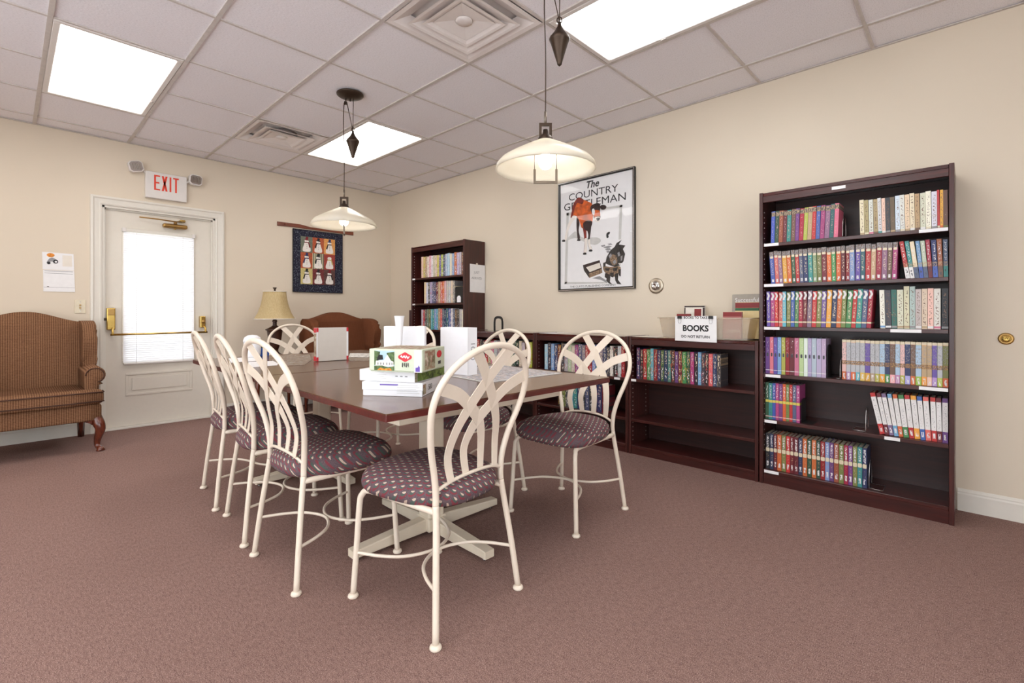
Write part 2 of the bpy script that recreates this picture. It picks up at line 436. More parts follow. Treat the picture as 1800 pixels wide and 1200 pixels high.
def window(k, cx, cy, hw_, rz):  # windows out of view, added to brighten the room and ceiling
    w_ = sempty('window_%d' % k, 'white framed window outside the picture', (cx, cy, WZ0)); w_.rotation_euler = (0, 0, rz)
    hz = WZ1 - WZ0; b = bm_new()
    for q in ((-hw_, hw_, 0, 0.05), (-hw_, hw_, hz - 0.05, hz), (-hw_, -hw_ + 0.05, 0.05, hz - 0.05), (hw_ - 0.05, hw_, 0.05, hz - 0.05), (-0.02, 0.02, 0.05, hz - 0.05)): box(b, q[0], q[1], -0.03, 0.03, q[2], q[3])
    finish('window_frame', b, 'trim', w_)
    for q in ((-hw_ + 0.05, -0.02), (0.02, hw_ - 0.05)): bobj('window_pane', 'glass', w_, q[0], q[1], -0.003, 0.003, 0.05, hz - 0.05)
    bobj('window_sill', 'trim', w_, -hw_, hw_, 0.03, 0.12, -0.02, 0.0)
for k, (a_, c_) in enumerate(ADDED_WINS): window(k + 1, (a_ + c_) / 2, YB - 0.08, (c_ - a_) / 2, 0)
for k, (a_, c_) in enumerate(ADDED_LWIN): window(k + 4, XL - 0.08, (a_ + c_) / 2, (c_ - a_) / 2, -PI / 2)
# baseboards with moulded top
def baseboard(name, x0, y0, x1, y1, nx, ny_, lab):
    d = 0.014
    prof = [(0, 0), (d, 0), (d, 0.088), (d * 0.7, 0.096), (d * 0.75, 0.102), (d * 0.35, 0.112), (0, 0.116)]
    b = bm_new(); A = [b.verts.new((x0 + nx*u, y0 + ny_*u, z)) for u, z in prof]; B = [b.verts.new((x1 + nx*u, y1 + ny_*u, z)) for u, z in prof]
    for i in range(len(prof)):
        j = (i + 1) % len(prof); b.faces.new((A[i], A[j], B[j], B[i]))
    b.faces.new(A); b.faces.new(list(reversed(B)))
    struct(finish(name, b, 'trim'), lab)
baseboard('baseboard_back', XL, 0, -3.02, 0, 0, -1, 'cream baseboard along the wall left of the door')
baseboard('baseboard_back', -1.965, 0, 0, 0, 0, -1, 'cream baseboard along the wall right of the door')
baseboard('baseboard_right', 0, -5.47, 0, YB, -1, 0, 'cream baseboard right of the tall bookcase')
baseboard('baseboard_right', 0, 0, 0, -0.80, -1, 0, 'cream baseboard in the corner behind the armchair')
baseboard('baseboard_left', XL, 0, XL, YB, 1, 0, 'cream baseboard along the left wall')
baseboard('baseboard_front', XL, YB, 0, YB, 0, 1, 'cream baseboard behind the viewer')

# ceiling: backing + T-bar grid + single tiles
ceil = struct(bobj('ceiling', 'tile', None, XL, 0, YB, 0, H + 0.05, H + 0.15), 'suspended ceiling of square white tiles in a metal grid')
LIGHTS = [(-1, 0, 'warm'), (2, 0, 'warm'), (2, 5, 'cool'), (-1, 5, 'warm'), (-4, 0, 'warm'), (-4, 5, 'warm')]
VENTS = [(1, 0), (1, 4)]
taken = {(m, n + k) for m, n, _ in LIGHTS for k in (0, 1)} | set(VENTS)
xs = [XL] + [mx(m) for m in range(-4, 5)] + [0.0]
ys = [0.0] + [ny(n) for n in range(-1, 11)] + [YB]
b = bm_new()
for m in range(-4, 5): box(b, mx(m) - 0.011, mx(m) + 0.011, YB, 0, H, H + 0.03)
finish('main_tee', b, 'tbar', ceil)
b = bm_new()
for n in range(-1, 11):
    for i in range(len(xs) - 1):
        if (i - 5, n - 1) in {(m_, n_) for m_, n_, _ in LIGHTS}: continue
        box(b, xs[i], xs[i+1], ny(n) - 0.008, ny(n) + 0.008, H + 0.0008, H + 0.03)
finish('cross_tee', b, 'tbar', ceil)
b = bm_new()
box(b, XL, 0, -0.018, 0, H + 0.0004, H + 0.006); box(b, XL, 0, YB, YB + 0.018, H + 0.0004, H + 0.006)
box(b, -0.018, 0, YB, 0, H + 0.0006, H + 0.006); box(b, XL, XL + 0.018, YB, 0, H + 0.0006, H + 0.006)
finish('wall_angle', b, 'tbar', ceil)
tile_me = {}
for i in range(len(xs) - 1):
    for j in range(len(ys) - 1):
        m, n = i - 5, j - 2          # cell between m..m+1, n..n+1
        if (m, n) in taken: continue
        w, d = xs[i+1] - xs[i], ys[j] - ys[j+1]
        k = (round(w, 3), round(d, 3))
        if k not in tile_me:
            o = finish('ceiling_tile', box(bm_new(), -w/2 + 0.004, w/2 - 0.004, -d/2 + 0.004, d/2 - 0.004, 0, 0.014, 0.0025, 1), 'tile', ceil); tile_me[k] = o.data
        else:
            o = bpy.data.objects.new('ceiling_tile', tile_me[k]); COL.objects.link(o); o.parent = ceil
        o.location = ((xs[i] + xs[i+1]) / 2, (ys[j] + ys[j+1]) / 2, H + 0.009)
        o.rotation_euler = (0, 0, 0)

# door casing, jambs
cas = sempty('trim_1', 'cream moulded door casing around the exit door')
def casing(side):
    prof = [(0, 0), (0, 0.012), (0.012, 0.017), (0.02, 0.012), (0.052, 0.016), (0.062, 0.024), (0.078, 0.02), (0.082, 0)]
    b = bm_new(); top = DZ
    if side == 'top': ring = [[(DX0 - u, -w, top + u) for u, w in prof], [(DX1 + u, -w, top + u) for u, w in prof]]
    elif side == 'l': ring = [[(DX0 - u, -w, 0) for u, w in prof], [(DX0 - u, -w, top + u) for u, w in prof]]
    else: ring = [[(DX1 + u, -w, 0) for u, w in prof], [(DX1 + u, -w, top + u) for u, w in prof]]
    A, B = [[b.verts.new(p) for p in r_] for r_ in ring]
    for i in range(len(prof)):
        j = (i + 1) % len(prof); b.faces.new((A[i], A[j], B[j], B[i]))
    b.faces.new(A); b.faces.new(list(reversed(B)))
    finish('casing_' + {'top': 'head', 'l': 'side', 'r': 'side'}[side], b, 'trim', cas)
for s_ in ('top', 'l', 'r'): casing(s_)
b = bm_new()
box(b, DX0, DX0 + 0.018, 0, 0.13, 0, DZ); box(b, DX1 - 0.018, DX1, 0, 0.13, 0, DZ); box(b, DX0, DX1, 0, 0.13, DZ - 0.018, DZ)
box(b, DX0 + 0.018, DX0 + 0.030, 0.03, 0.042, 0, DZ - 0.018); box(b, DX1 - 0.030, DX1 - 0.018, 0.03, 0.042, 0, DZ - 0.018); box(b, DX0 + 0.018, DX1 - 0.018, 0.03, 0.042, DZ - 0.03, DZ - 0.018)
finish('jamb', b, 'trim', cas)
bobj('threshold', 'trim', cas, DX0, DX1, -0.01, 0.14, 0, 0.016, 0.003)

# door with glazed upper half
door = sempty('door_1', 'cream exit door with glazed upper half behind a white mini blind', (0, 0, 0))
dx0, dx1, dz0, dz1 = DX0 + 0.022, DX1 - 0.022, 0.018, DZ - 0.022
gx0, gx1, gz0, gz1 = -2.775, -2.255, 0.615, 1.79
y0, y1 = 0.044, 0.088
b = bm_new()
box(b, dx0, gx0, y0, y1, dz0, dz1); box(b, gx1, dx1, y0, y1, dz0, dz1); box(b, gx0, gx1, y0, y1, gz1, dz1); box(b, gx0, gx1, y0, y1, dz0, gz0)
finish('door_leaf', b, 'door', door)
b = bm_new()    # lower raised panel moulding
px0, px1, pz0, pz1 = -2.775, -2.25, 0.29, 0.50
def frame_mould(b, x0, x1, z0, z1, w, d, yf):
    for a in ((x0, x1, z0, z0 + w), (x0, x1, z1 - w, z1), (x0, x0 + w, z0 + w, z1 - w), (x1 - w, x1, z0 + w, z1 - w)):
        box(b, a[0], a[1], yf - d, yf, a[2], a[3], d * 0.4, 1)
frame_mould(b, px0, px1, pz0, pz1, 0.022, 0.007, y0)
box(b, px0 + 0.045, px1 - 0.045, y0 - 0.006, y0, pz0 + 0.045, pz1 - 0.045, 0.005, 1)
finish('lower_panel', b, 'door', door)
b = bm_new(); frame_mould(b, gx0 - 0.025, gx1 + 0.025, gz0 - 0.025, gz1 + 0.025, 0.028, 0.008, y0); finish('glazing_bead', b, 'door', door)
bobj('window_pane', 'glass', door, gx0, gx1, 0.062, 0.068, gz0, gz1)
bl = bobj('blind_headrail', 'trim', door, -2.800, -2.232, 0.012, 0.034, 1.795, 1.822, 0.004)
b = bm_new()
NSL = 62
for k in range(NSL):
    z = 0.60 + (1.79 - 0.60) * (k + 0.5) / NSL
    a = R(68); w = 0.0115
    c_, s_ = math.cos(a) * w, math.sin(a) * w
    vs = [b.verts.new(p) for p in ((-2.792, 0.023 - c_, z - s_), (-2.24, 0.023 - c_, z - s_), (-2.24, 0.0225, z + 0.0005), (-2.792, 0.0225, z + 0.0005), (-2.24, 0.023 + c_, z + s_), (-2.792, 0.023 + c_, z + s_))]
    b.faces.new((vs[0], vs[1], vs[2], vs[3])); b.faces.new((vs[3], vs[2], vs[4], vs[5]))
sl = finish('blind_slats', b, 'blind', door); sl['kind'] = 'stuff'
bobj('blind_bottom_rail', 'white_metal', door, -2.792, -2.24, 0.014, 0.032, 0.578, 0.596, 0.004)
for xx in (-2.788, -2.244): bobj('blind_bracket', 'white_metal', door, xx - 0.014, xx + 0.014, 0.008, 0.04, 1.79, 1.828, 0.003)
b = bm_new()
for xx in (-2.70, -2.335): tube(b, [(xx, 0.0095, 0.585), (xx, 0.0095, 1.80)], 0.0012, 5)
finish('blind_cord', b, 'white_metal', door)
# brass panic hardware
def lockbox(x0, x1, z0, z1, nm):
    o = bobj(nm, 'brass', door, x0, x1, -0.028, y0, z0, z1, 0.006); return o
lb = lockbox(-2.915, -2.855, 0.90, 1.095, 'latch_case')
finish('latch_plate', box(bm_new(), -2.908, -2.862, -0.031, -0.026, 1.03, 1.085, 0.002), 'brass_dull', lb)
finish('key_cylinder', lathe(bm_new(), [(0.012, 0), (0.012, 0.02)], 14), 'bronze', lb).matrix_local = Matrix.Translation((-2.922, -0.005, 0.995)) @ Matrix.Rotation(R(-90), 4, 'Y') @ Matrix.Translation((0, 0, -0.01))
lb2 = lockbox(-2.195, -2.150, 0.905, 1.02, 'hinge_case')
finish('hinge_knob', sphere(bm_new(), (-2.172, -0.036, 0.965), 0.016, 10), 'brass_dull', lb2)
b = bm_new(); tube(b, [(-2.895, -0.062, 0.858), (-2.145, -0.062, 0.862)], 0.0095, 10)
bar = finish('push_bar', b, 'brass', door)
for xx, zz in ((-2.878, 0.915), (-2.160, 0.92)):
    finish('bar_arm', tube(bm_new(), catmull([(xx, -0.02, zz), (xx, -0.045, zz - 0.01), (xx, -0.06, zz - 0.045), (xx, -0.062, zz - 0.06)], 4), 0.009, 8), 'brass', bar)
# closer
cl = bobj('closer_body', 'brass_dull', door, -2.50, -2.30, -0.02, y0, 1.865, 1.905, 0.015)
finish('closer_arm', ribbon(bm_new(), [(-2.68, -0.006, 1.935), (-2.55, -0.02, 1.932), (-2.40, -0.03, 1.925), (-2.33, -0.02, 1.938)], 0.016, 0.006, (0, 0.3, 1)), 'brass_dull', cl)
finish('closer_pivot', lathe(bm_new(), [(0.014, 1.905), (0.014, 1.928)], 12, (-2.40, -0.005, 0)), 'brass_dull', cl)
finish('closer_foot', box(bm_new(), -2.365, -2.32, -0.022, y0, 1.93, 1.952, 0.005), 'brass', cl)
finish('closer_screw', sphere(bm_new(), (-2.405, -0.012, 1.858), 0.009, 8), 'brass', cl)

# ================================================================== CEILING FIXTURES
LLAB = {(-1, 0): 'lit fluorescent ceiling panel above the exit door', (2, 0): 'lit fluorescent ceiling panel beside the smaller vent, behind the far pendant',
        (2, 5): 'lit fluorescent ceiling panel touching the big square vent, near the right wall', (-1, 5): 'lit fluorescent ceiling panel above the viewer, outside the picture',
        (-4, 0): 'lit fluorescent ceiling panel in the far left corner outside the picture', (-4, 5): 'lit fluorescent ceiling panel over the left wall outside the picture'}
for m, n, tone in LIGHTS:
    cx, cy = mx(m) + T / 2, ny(n) - T
    t = thing('ceiling_light', LLAB[(m, n)], 'ceiling light', (cx, cy, H), 0, 'fluorescent ceiling panels')
    w, d, e = T / 2 - 0.012, T - 0.010, 0.032
    b = bm_new()
    for a in ((-w, w, -d, -d + e), (-w, w, d - e, d), (-w, -w + e, -d + e, d - e), (w - e, w, -d + e, d - e)):
        box(b, a[0], a[1], a[2], a[3], -0.002, 0.018, 0.004, 1)
    finish('frame', b, 'white_metal', t)
    bobj('diffuser', 'panel_' + tone, t, -w + e, w - e, -d + e, d - e, 0.006, 0.010)
    bobj('housing', 'white_metal', t, -w, w, -d, d, 0.02, 0.045)
    b = bm_new(); box(b, w - e * 0.75, w - e * 0.3, d * 0.35, d * 0.40, -0.006, 0.0, 0.001, 1); finish('latch', b, 'tbar', t)
for (m, n), lab in zip(VENTS, ('square louvred air vent beside the far ceiling panel', 'large square louvred air vent at the top edge of the picture')):
    cx, cy = mx(m) + T / 2, ny(n) - T / 2
    t = thing('air_vent', lab, 'air vent', (cx, cy, H), 0, 'square ceiling air vents')
    w = T / 2 - 0.012
    def ring(b, w0, z0, w1, z1, th=0.003):
        q = [(-1, -1), (1, -1), (1, 1), (-1, 1)]
        A = [b.verts.new((x*w0, y*w0, z0)) for x, y in q]; B = [b.verts.new((x*w1, y*w1, z1)) for x, y in q]
        C = [b.verts.new((x*(w0-th), y*(w0-th), z0 + th)) for x, y in q]; D = [b.verts.new((x*(w1-th), y*(w1-th), z1 + th)) for x, y in q]
        for i in range(4):
            j = (i + 1) % 4
            b.faces.new((A[i], A[j], B[j], B[i])); b.faces.new((C[i], D[i], D[j], C[j])); b.faces.new((A[i], C[i], C[j], A[j])); b.faces.new((B[i], B[j], D[j], D[i]))
    b = bm_new(); ring(b, w, -0.002, w - 0.028, 0.0); ring(b, w - 0.028, 0.0, w - 0.09, 0.030); finish('outer_frame', b, 'vent_metal', t)
    for wa in (0.212, 0.158):
        b = bm_new(); ring(b, wa, -0.014, wa - 0.018, -0.012); ring(b, wa - 0.016, -0.012, wa - 0.085, 0.014); finish('louvre', b, 'vent_metal', t)
    b = bm_new(); q = [(-1, -1), (1, -1), (1, 1), (-1, 1)]; wa = 0.118
    A = [b.verts.new((x*wa, y*wa, -0.006)) for x, y in q]; B = [b.verts.new((x*0.03, y*0.03, 0.008)) for x, y in q]
    for i in range(4): b.faces.new((A[i], A[(i+1) % 4], B[(i+1) % 4], B[i]))
    b.faces.new(B); finish('centre_plate', b, 'vent_metal', t)
    finish('centre_disc', lathe(bm_new(), [(0.046, 0.004), (0.044, -0.001), (0.012, -0.002), (0.001, -0.002)], 20), 'vent_metal', t)
    finish('duct_collar', lathe(bm_new(), [(0.13, 0.030), (0.13, 0.047)], 24, caps=False), 'foil', t)
    bobj('back_pan', 'vent_metal', t, -w, w, -w, w, 0.046, 0.049)
    bobj('duct_opening', 'dark_hole', t, -0.07, 0.07, 0.10, 0.20, 0.044, 0.0455)
    b = bm_new()
    for k in range(4): box(b, -0.06 + k * 0.04, -0.03 + k * 0.04, 0.12, 0.15, 0.028 + 0.002 * (k % 2), 0.033 + 0.004 * (k % 2))
    finish('damper_tab', b, 'foil', t)

# ================================================================== PENDANT LAMPS
def pendant(cx, cy, dz, label, turn=0.0):
    t = thing('pendant_lamp', label, 'pendant lamp', (cx, cy, 0), 0, 'pull-down pendant lamps over the tables')
    ox, oy = -0.694 * 0.042, 0.72 * 0.042            # cord hangs beside the canopy centre
    wx, wy = 0.694 * 0.020, -0.72 * 0.020            # counterweight on the other side
    finish('canopy', lathe(bm_new(), [(0.092, H), (0.092, H - 0.006), (0.085, H - 0.012), (0.07, H - 0.02), (0.03, H - 0.028), (0.001, H - 0.03)], 32), 'bronze', t)
    p1 = finish('pulley', lathe(bm_new(), [(0.014, -0.006), (0.010, -0.002), (0.010, 0.002), (0.014, 0.006)], 14), 'bronze', t)
    p1.location = (ox * 0.75, oy * 0.75, H - 0.062); p1.rotation_euler = (R(90), 0, R(44))
    finish('pulley_hook', tube(bm_new(), [(ox * 0.7, oy * 0.7, H - 0.02), (ox * 0.75, oy * 0.75, H - 0.062)], 0.004, 6), 'bronze', t)
    finish('pulley_hook', tube(bm_new(), [(0.0, 0.0, H - 0.025), (0.0, 0.0, H - 0.05)], 0.005, 6), 'bronze', t)
    top = 1.925 + dz
    finish('cord', tube(bm_new(), catmull([(ox, oy, H - 0.06), (ox * 1.12, oy * 1.12, 2.4), (ox * 0.98, oy * 0.98, 2.2), (ox, oy, top)], 6), 0.0028, 6), 'bronze', t)
    zc = 2.335
    for qx, qy in ((ox * 0.55, oy * 0.55), (-ox * 0.55, -oy * 0.55)):
        finish('weight_cord', tube(bm_new(), [(qx, qy, H - 0.055 if qx * ox > 0 else H - 0.02), (wx, wy, zc)], 0.0026, 6), 'bronze', t)
    cw = finish('counterweight', lathe(bm_new(), [(0.006, zc - 0.0), (0.010, zc - 0.02), (0.024, zc - 0.045), (0.043, zc - 0.068), (0.046, zc - 0.076), (0.043, zc - 0.084), (0.040, zc - 0.088), (0.012, zc - 0.178), (0.010, zc - 0.188), (0.003, zc - 0.195)], 24, (wx, wy, 0)), 'bronze', t)
    finish('weight_loop', tube(bm_new(), [(wx + 0.011 * 0.69 * math.cos(a), wy - 0.011 * 0.72 * math.cos(a), zc + 0.008 + 0.014 * math.sin(a)) for a in [2*PI*k/12 for k in range(12)]], 0.003, 6, True), 'bronze', cw)
    finish('stem', tube(bm_new(), [(ox, oy, top + 0.01), (ox, oy, top - 0.045)], 0.006, 8), 'bronze_light', t)
    # little square yoke
    ux, uy = 0.694, -0.72
    def P(u, z, v=0): return (ox + ux * u - uy * v, oy + uy * u + ux * v, z)
    z1, z0 = top - 0.042, top - 0.100
    b = bm_new()
    for (ua, ub, za, zb) in ((-0.028, 0.028, z1 - 0.011, z1), (-0.028, -0.017, z0, z1 - 0.011), (0.017, 0.028, z0, z1 - 0.011), (-0.028, 0.028, z0 - 0.008, z0)):
        plate(b, [(ua, za), (ub, za), (ub, zb), (ua, zb)], 0.014, lambda u, v, w: P(u, v, w - 0.007))
    finish('yoke', b, 'bronze', t)
    finish('cap', lathe(bm_new(), [(0.010, z0 + 0.03), (0.012, z0 + 0.012), (0.030, z0 - 0.004), (0.037, z0 - 0.022), (0.034, z0 - 0.026)], 24, (ox, oy, 0)), 'bronze', t)
    zr = z0 - 0.016
    prof = [(0.030, zr), (0.06, zr - 0.015), (0.11, zr - 0.040), (0.16, zr - 0.067), (0.198, zr - 0.090), (0.216, zr - 0.110), (0.221, zr - 0.132)]
    b = bm_new(); lathe(b, prof + [(r_ - 0.005, z_ - 0.002) for r_, z_ in reversed(prof)], 56, (ox, oy, 0), caps=False)
    finish('glass_shade', b, 'opal', t, True)
    finish('socket', lathe(bm_new(), [(0.017, zr - 0.005), (0.019, zr - 0.05), (0.016, zr - 0.052)], 16, (ox, oy, 0)), 'bronze', t)
    finish('light_bulb', lathe(bm_new(), [(0.013, zr - 0.05), (0.018, zr - 0.062), (0.027, zr - 0.076), (0.031, zr - 0.095), (0.027, zr - 0.115), (0.016, zr - 0.126), (0.001, zr - 0.13)], 14, (ox, oy, 0)), 'bulb', t, True)
    b = bm_new(); ba = zr - 0.192
    ux, uy = 0.694 * math.cos(turn) + 0.72 * math.sin(turn), -0.72 * math.cos(turn) + 0.694 * math.sin(turn)
    for u in (-0.048, 0.048):
        tube(b, [P(u, zr - 0.03), P(u, ba + 0.06)], 0.0022, 6)
        plate(b, [(u - 0.005, ba), (u + 0.005, ba), (u + 0.005, ba + 0.062), (u - 0.005, ba + 0.062)], 0.010, lambda a, v, w: P(a, v, w - 0.005))
    plate(b, [(-0.043, ba), (0.043, ba), (0.043, ba + 0.010), (-0.043, ba + 0.010)], 0.010, lambda a, v, w: P(a, v, w - 0.005))
    finish('pull_handle', b, 'bronze_light', t)
    return t
pendant(-1.848, -2.367, -0.015, 'pendant lamp hanging over the far table, in front of the snowman quilt', R(108))
pendant(-1.848, -4.196, 0.004, 'pendant lamp with glowing bulb hanging over the near table, beside the poster')

# ================================================================== BOOKCASES
SH_BIG = [1.476, 1.228, 0.966, 0.676, 0.396, 0.088]
def bookcase(label, yl, yr, h, shelves, labels=(), pegs=()):
    yc = (yl + yr) / 2; hw = (yl - yr) / 2 - 0.001; X0, X1 = -0.145, 0.145; th = 0.020
    t = thing('bookcase', label, 'bookcase', (-0.150, yc, 0))
    ps = {}
    for s_, nm in ((1, 'left'), (-1, 'right')):
        ya, yb = (hw - th, hw) if s_ > 0 else (-hw, -hw + th)
        ps[s_] = finish('side_panel', box(bm_new(), X0, X1, ya, yb, 0, h, 0.0015, 1), 'case_v', t)
    i = hw - th
    finish('top_panel', box(bm_new(), X0 + 0.004, X1, -i, i, h - 0.022, h - 0.003, 0.0015, 1), 'case_top', t)
    finish('top_rail', box(bm_new(), X0 + 0.002, X0 + 0.02, -i, i, h - 0.062, h - 0.0225, 0.0015, 1), 'case_h', t)
    bobj('back_panel', 'case_back', t, X1 - 0.008, X1 - 0.001, -i, i, 0.02, h - 0.023)
    finish('kick_plate', box(bm_new(), X0 + 0.006, X0 + 0.024, -i, i, 0.0, shelves[-1] - 0.0205, 0.001, 1), 'case_h', t)
    so = []
    for z in shelves:
        so.append(finish('shelf', box(bm_new(), X0 + 0.003, X1 - 0.0085, -i + 0.001, i - 0.001, z - 0.020, z, 0.0015, 1), 'case_h', t))
    for k, ya, yb, up in labels:            # white label strips on shelf fronts (world y)
        if k < 0: par, z = t, h - 0.058
        else: par, z = so[k], shelves[k] - 0.0195
        finish('shelf_label', box(bm_new(), X0 + 0.0015 if k >= 0 else X0 + 0.0005, X0 + 0.0025 if k >= 0 else X0 + 0.0018, yb - yc, ya - yc, z + up, z + up + 0.017), 'paper', par)
    for s_, z0, z1 in pegs:
        b = bm_new(); z = z0
        yy = s_ * (i - 0.0003)
        while z < z1:
            for xx in (X0 + 0.03, X1 - 0.06): lathe_pt = box(b, xx - 0.003, xx + 0.003, min(yy, yy - s_*0.0006), max(yy, yy - s_*0.0006), z - 0.003, z + 0.003)
            z += 0.032
        o = finish('peg_holes', b, 'paper', ps[s_]); o['kind'] = 'stuff'  # white dots: light caught in the holes is put into their colour
    return t
BIG = bookcase('tall mahogany bookcase of novels at the right, nearest the viewer', -4.577, -5.464, 1.790, SH_BIG,
    labels=[(-1, -4.955, -5.02, 0.012), (0, -4.605, -4.685, 0.001), (0, -5.33, -5.44, 0.001), (1, -4.605, -4.71, 0.001), (2, -4.605, -4.69, 0.001), (2, -5.215, -5.34, 0.001),
            (3, -4.612, -4.695, 0.001), (3, -5.33, -5.44, 0.001), (4, -4.607, -4.675, 0.001), (4, -5.19, -5.255, 0.001), (5, -4.605, -4.685, 0.001)],
    pegs=[(1, 0.2, 1.7)])
SH_LOW = [0.560, 0.262, 0.066]
LOW3 = bookcase('low mahogany bookcase under the plastic book tub', -3.672, -4.573, 0.875, SH_LOW, labels=[(0, -3.695, -3.735, 0.001)], pegs=[(1, 0.1, 0.84)])
LOW2 = bookcase('middle one of the three low mahogany bookcases', -2.752, -3.668, 0.875, SH_LOW, labels=[(0, -3.55, -3.60, 0.001)], pegs=[(1, 0.1, 0.84)])
LOW1 = bookcase('low mahogany bookcase beneath the black bookend, beside the far tall bookcase', -1.832, -2.748, 0.875, SH_LOW, pegs=[(1, 0.1, 0.84)])
SH_FAR = [1.446, 1.158, 0.868, 0.565, 0.29, 0.088]
FAR = bookcase('tall mahogany bookcase in the far corner with a sheet on its side', -0.880, -1.808, 1.805, SH_FAR,
    labels=[(0, -0.905, -0.955, 0.001), (1, -0.905, -0.955, 0.001)], pegs=[(1, 0.9, 1.72)])

# ------------------------------------------------------------------ books
C = dict(red=(196, 50, 52), crimson=(170, 34, 62), maroon=(112, 34, 44), darkred=(138, 30, 38), orange=(216, 104, 54), rust=(164, 82, 56), gold=(226, 170, 66), yellow=(222, 206, 96),
    lime=(176, 188, 78), olive=(126, 128, 72), green=(74, 138, 82), darkgreen=(48, 82, 62), teal=(62, 140, 134), darkteal=(48, 98, 98), cyan=(104, 184, 200), skyblue=(126, 164, 206),
    blue=(72, 96, 176), navy=(46, 56, 98), slate=(88, 98, 124), violet=(108, 84, 164), purple=(116, 66, 128), mauve=(140, 110, 140), lavender=(178, 172, 208), lilac=(190, 152, 196), magenta=(178, 66, 126),
    pink=(214, 116, 142), palepink=(232, 190, 184), cream=(226, 212, 182), tan=(188, 160, 124), brown=(116, 86, 70), white=(232, 228, 226), grey=(150, 146, 146), silver=(186, 186, 190), palegreen=(196, 208, 164),
    paleblue=(176, 200, 222), black=(38, 36, 40), charcoal=(66, 66, 72), coral=(220, 110, 104), greenish=(126, 150, 124))
def spine_mat(key, layers, rough=0.42):
    t = NT(key); g = t.new('ShaderNodeSeparateXYZ'); t.link(t.coord('Generated'), g.inputs[0])
    oi = t.new('ShaderNodeObjectInfo'); c = oi.outputs['Color']; y, z = g.outputs[1], g.outputs[2]
    at = t.new('ShaderNodeAttribute', attribute_type='OBJECT', attribute_name='second_colour')
    def col(k):
        if k == '2': return at.outputs['Color']
        if k == '1': return oi.outputs['Color']
        return srgb(*C[k]) if k in C else k
    def band(a, b_): return t.math('MULTIPLY', t.math('GREATER_THAN', z, a), t.math('LESS_THAN', z, b_))
    vec = t.new('ShaderNodeCombineXYZ'); t.link(t.math('ADD', y, t.math('MULTIPLY', oi.outputs['Random'], 50)), vec.inputs[1]); t.link(z, vec.inputs[2])
    for L in layers:
        if L[0] == 'band': f = band(L[1], L[2])
        elif L[0] == 'oval':
            a = t.math('DIVIDE', t.math('SUBTRACT', z, L[1]), L[2]); d = t.math('DIVIDE', t.math('SUBTRACT', y, 0.5), L[3])
            f = t.math('LESS_THAN', t.math('ADD', t.math('POWER', t.math('ABSOLUTE', a), 4), t.math('POWER', t.math('ABSOLUTE', d), 4)), 1.0)
        elif L[0] == 'text':       # broken strokes running down the spine
            n = t.noise(t.scale(vec.outputs[0], (1, 3.0, L[3])), 1.0, 2, 0.7)
            f = t.math('MULTIPLY', t.math('GREATER_THAN', n, L[4]), band(L[1], L[2]))
            f = t.math('MULTIPLY', f, t.math('LESS_THAN', t.math('ABSOLUTE', t.math('SUBTRACT', y, 0.5)), 0.24))
        elif L[0] == 'speck':      # ornament / picture
            n = t.noise(t.scale(vec.outputs[0], (1, 4.0, L[3])), 1.0, 3, 0.8)
            f = t.math('MULTIPLY', t.math('GREATER_THAN', n, L[4]), band(L[1], L[2]))
        elif L[0] == 'wave':       # white flourish
            s_ = t.math('MULTIPLY', t.math('SINE', t.math('MULTIPLY', z, L[3])), 0.16)
            f = t.math('MULTIPLY', t.math('LESS_THAN', t.math('ABSOLUTE', t.math('SUBTRACT', t.math('SUBTRACT', y, 0.5), s_)), 0.27), band(L[1], L[2]))
        c = t.mix(f, c, col(L[-1]))
    fin = t.noise(t.scale(vec.outputs[0], (1, 2, 14)), 1.0, 3)
    c = t.mix(t.math('MULTIPLY', fin, 0.12), c, srgb(60, 54, 54))
    return t.done(key, c, rough)
spine_mat('bk_caps', [('band', .84, .97, 'tan'), ('speck', .84, .97, 16, .5, 'charcoal'), ('text', .12, .78, 34, .60, 'palepink')])
spine_mat('bk_oval_top', [('band', .86, 1., 'brown'), ('speck', .86, 1., 18, .48, 'grey'), ('oval', .825, .035, .40, 'cream'), ('text', .26, .74, 30, .55, 'cream'), ('band', .05, .10, '1'), ('text', .05, .14, 8, .42, 'white')])
spine_mat('bk_flourish', [('wave', .76, .97, 34, 'white'), ('text', .24, .70, 30, .54, 'cream'), ('band', .115, .155, 'cream')])
spine_mat('bk_plain', [('oval', .52, .05, .22, 'charcoal'), ('text', .56, .92, 26, .60, 'white'), ('band', .09, .105, 'white')])
spine_mat('bk_two', [('band', .20, .93, '2'), ('speck', .52, .92, 22, .56, 'grey'), ('speck', .38, .48, 44, .46, 'brown'), ('speck', .38, .48, 60, .56, 'gold'), ('band', .935, 1., 'cream'), ('text', .02, .16, 10, .50, 'white')])
spine_mat('bk_mid', [('band', .46, .53, 'yellow'), ('text', .58, .94, 26, .54, 'white'), ('band', .06, .085, 'palepink'), ('text', .10, .42, 30, .62, 'charcoal')])
spine_mat('bk_white', [('band', .245, .905, 'white'), ('text', .30, .84, 40, .60, 'grey'), ('text', .06, .18, 10, .45, 'white')])
spine_mat('bk_medal', [('text', .62, .96, 28, .50, 'white'), ('oval', .545, .055, .46, 'cream'), ('text', .08, .22, 12, .45, 'white'), ('text', .25, .44, 30, .60, 'tan')])
spine_mat('bk_pale', [('text', .10, .92, 26, .56, 'brown'), ('speck', .30, .42, 24, .60, 'tan'), ('band', .02, .07, '2')])
spine_mat('bk_half', [('band', .0, .30, '2'), ('speck', .30, .42, 24, .52, 'tan'), ('text', .46, .94, 28, .55, 'white'), ('text', .06, .24, 14, .55, 'charcoal')])
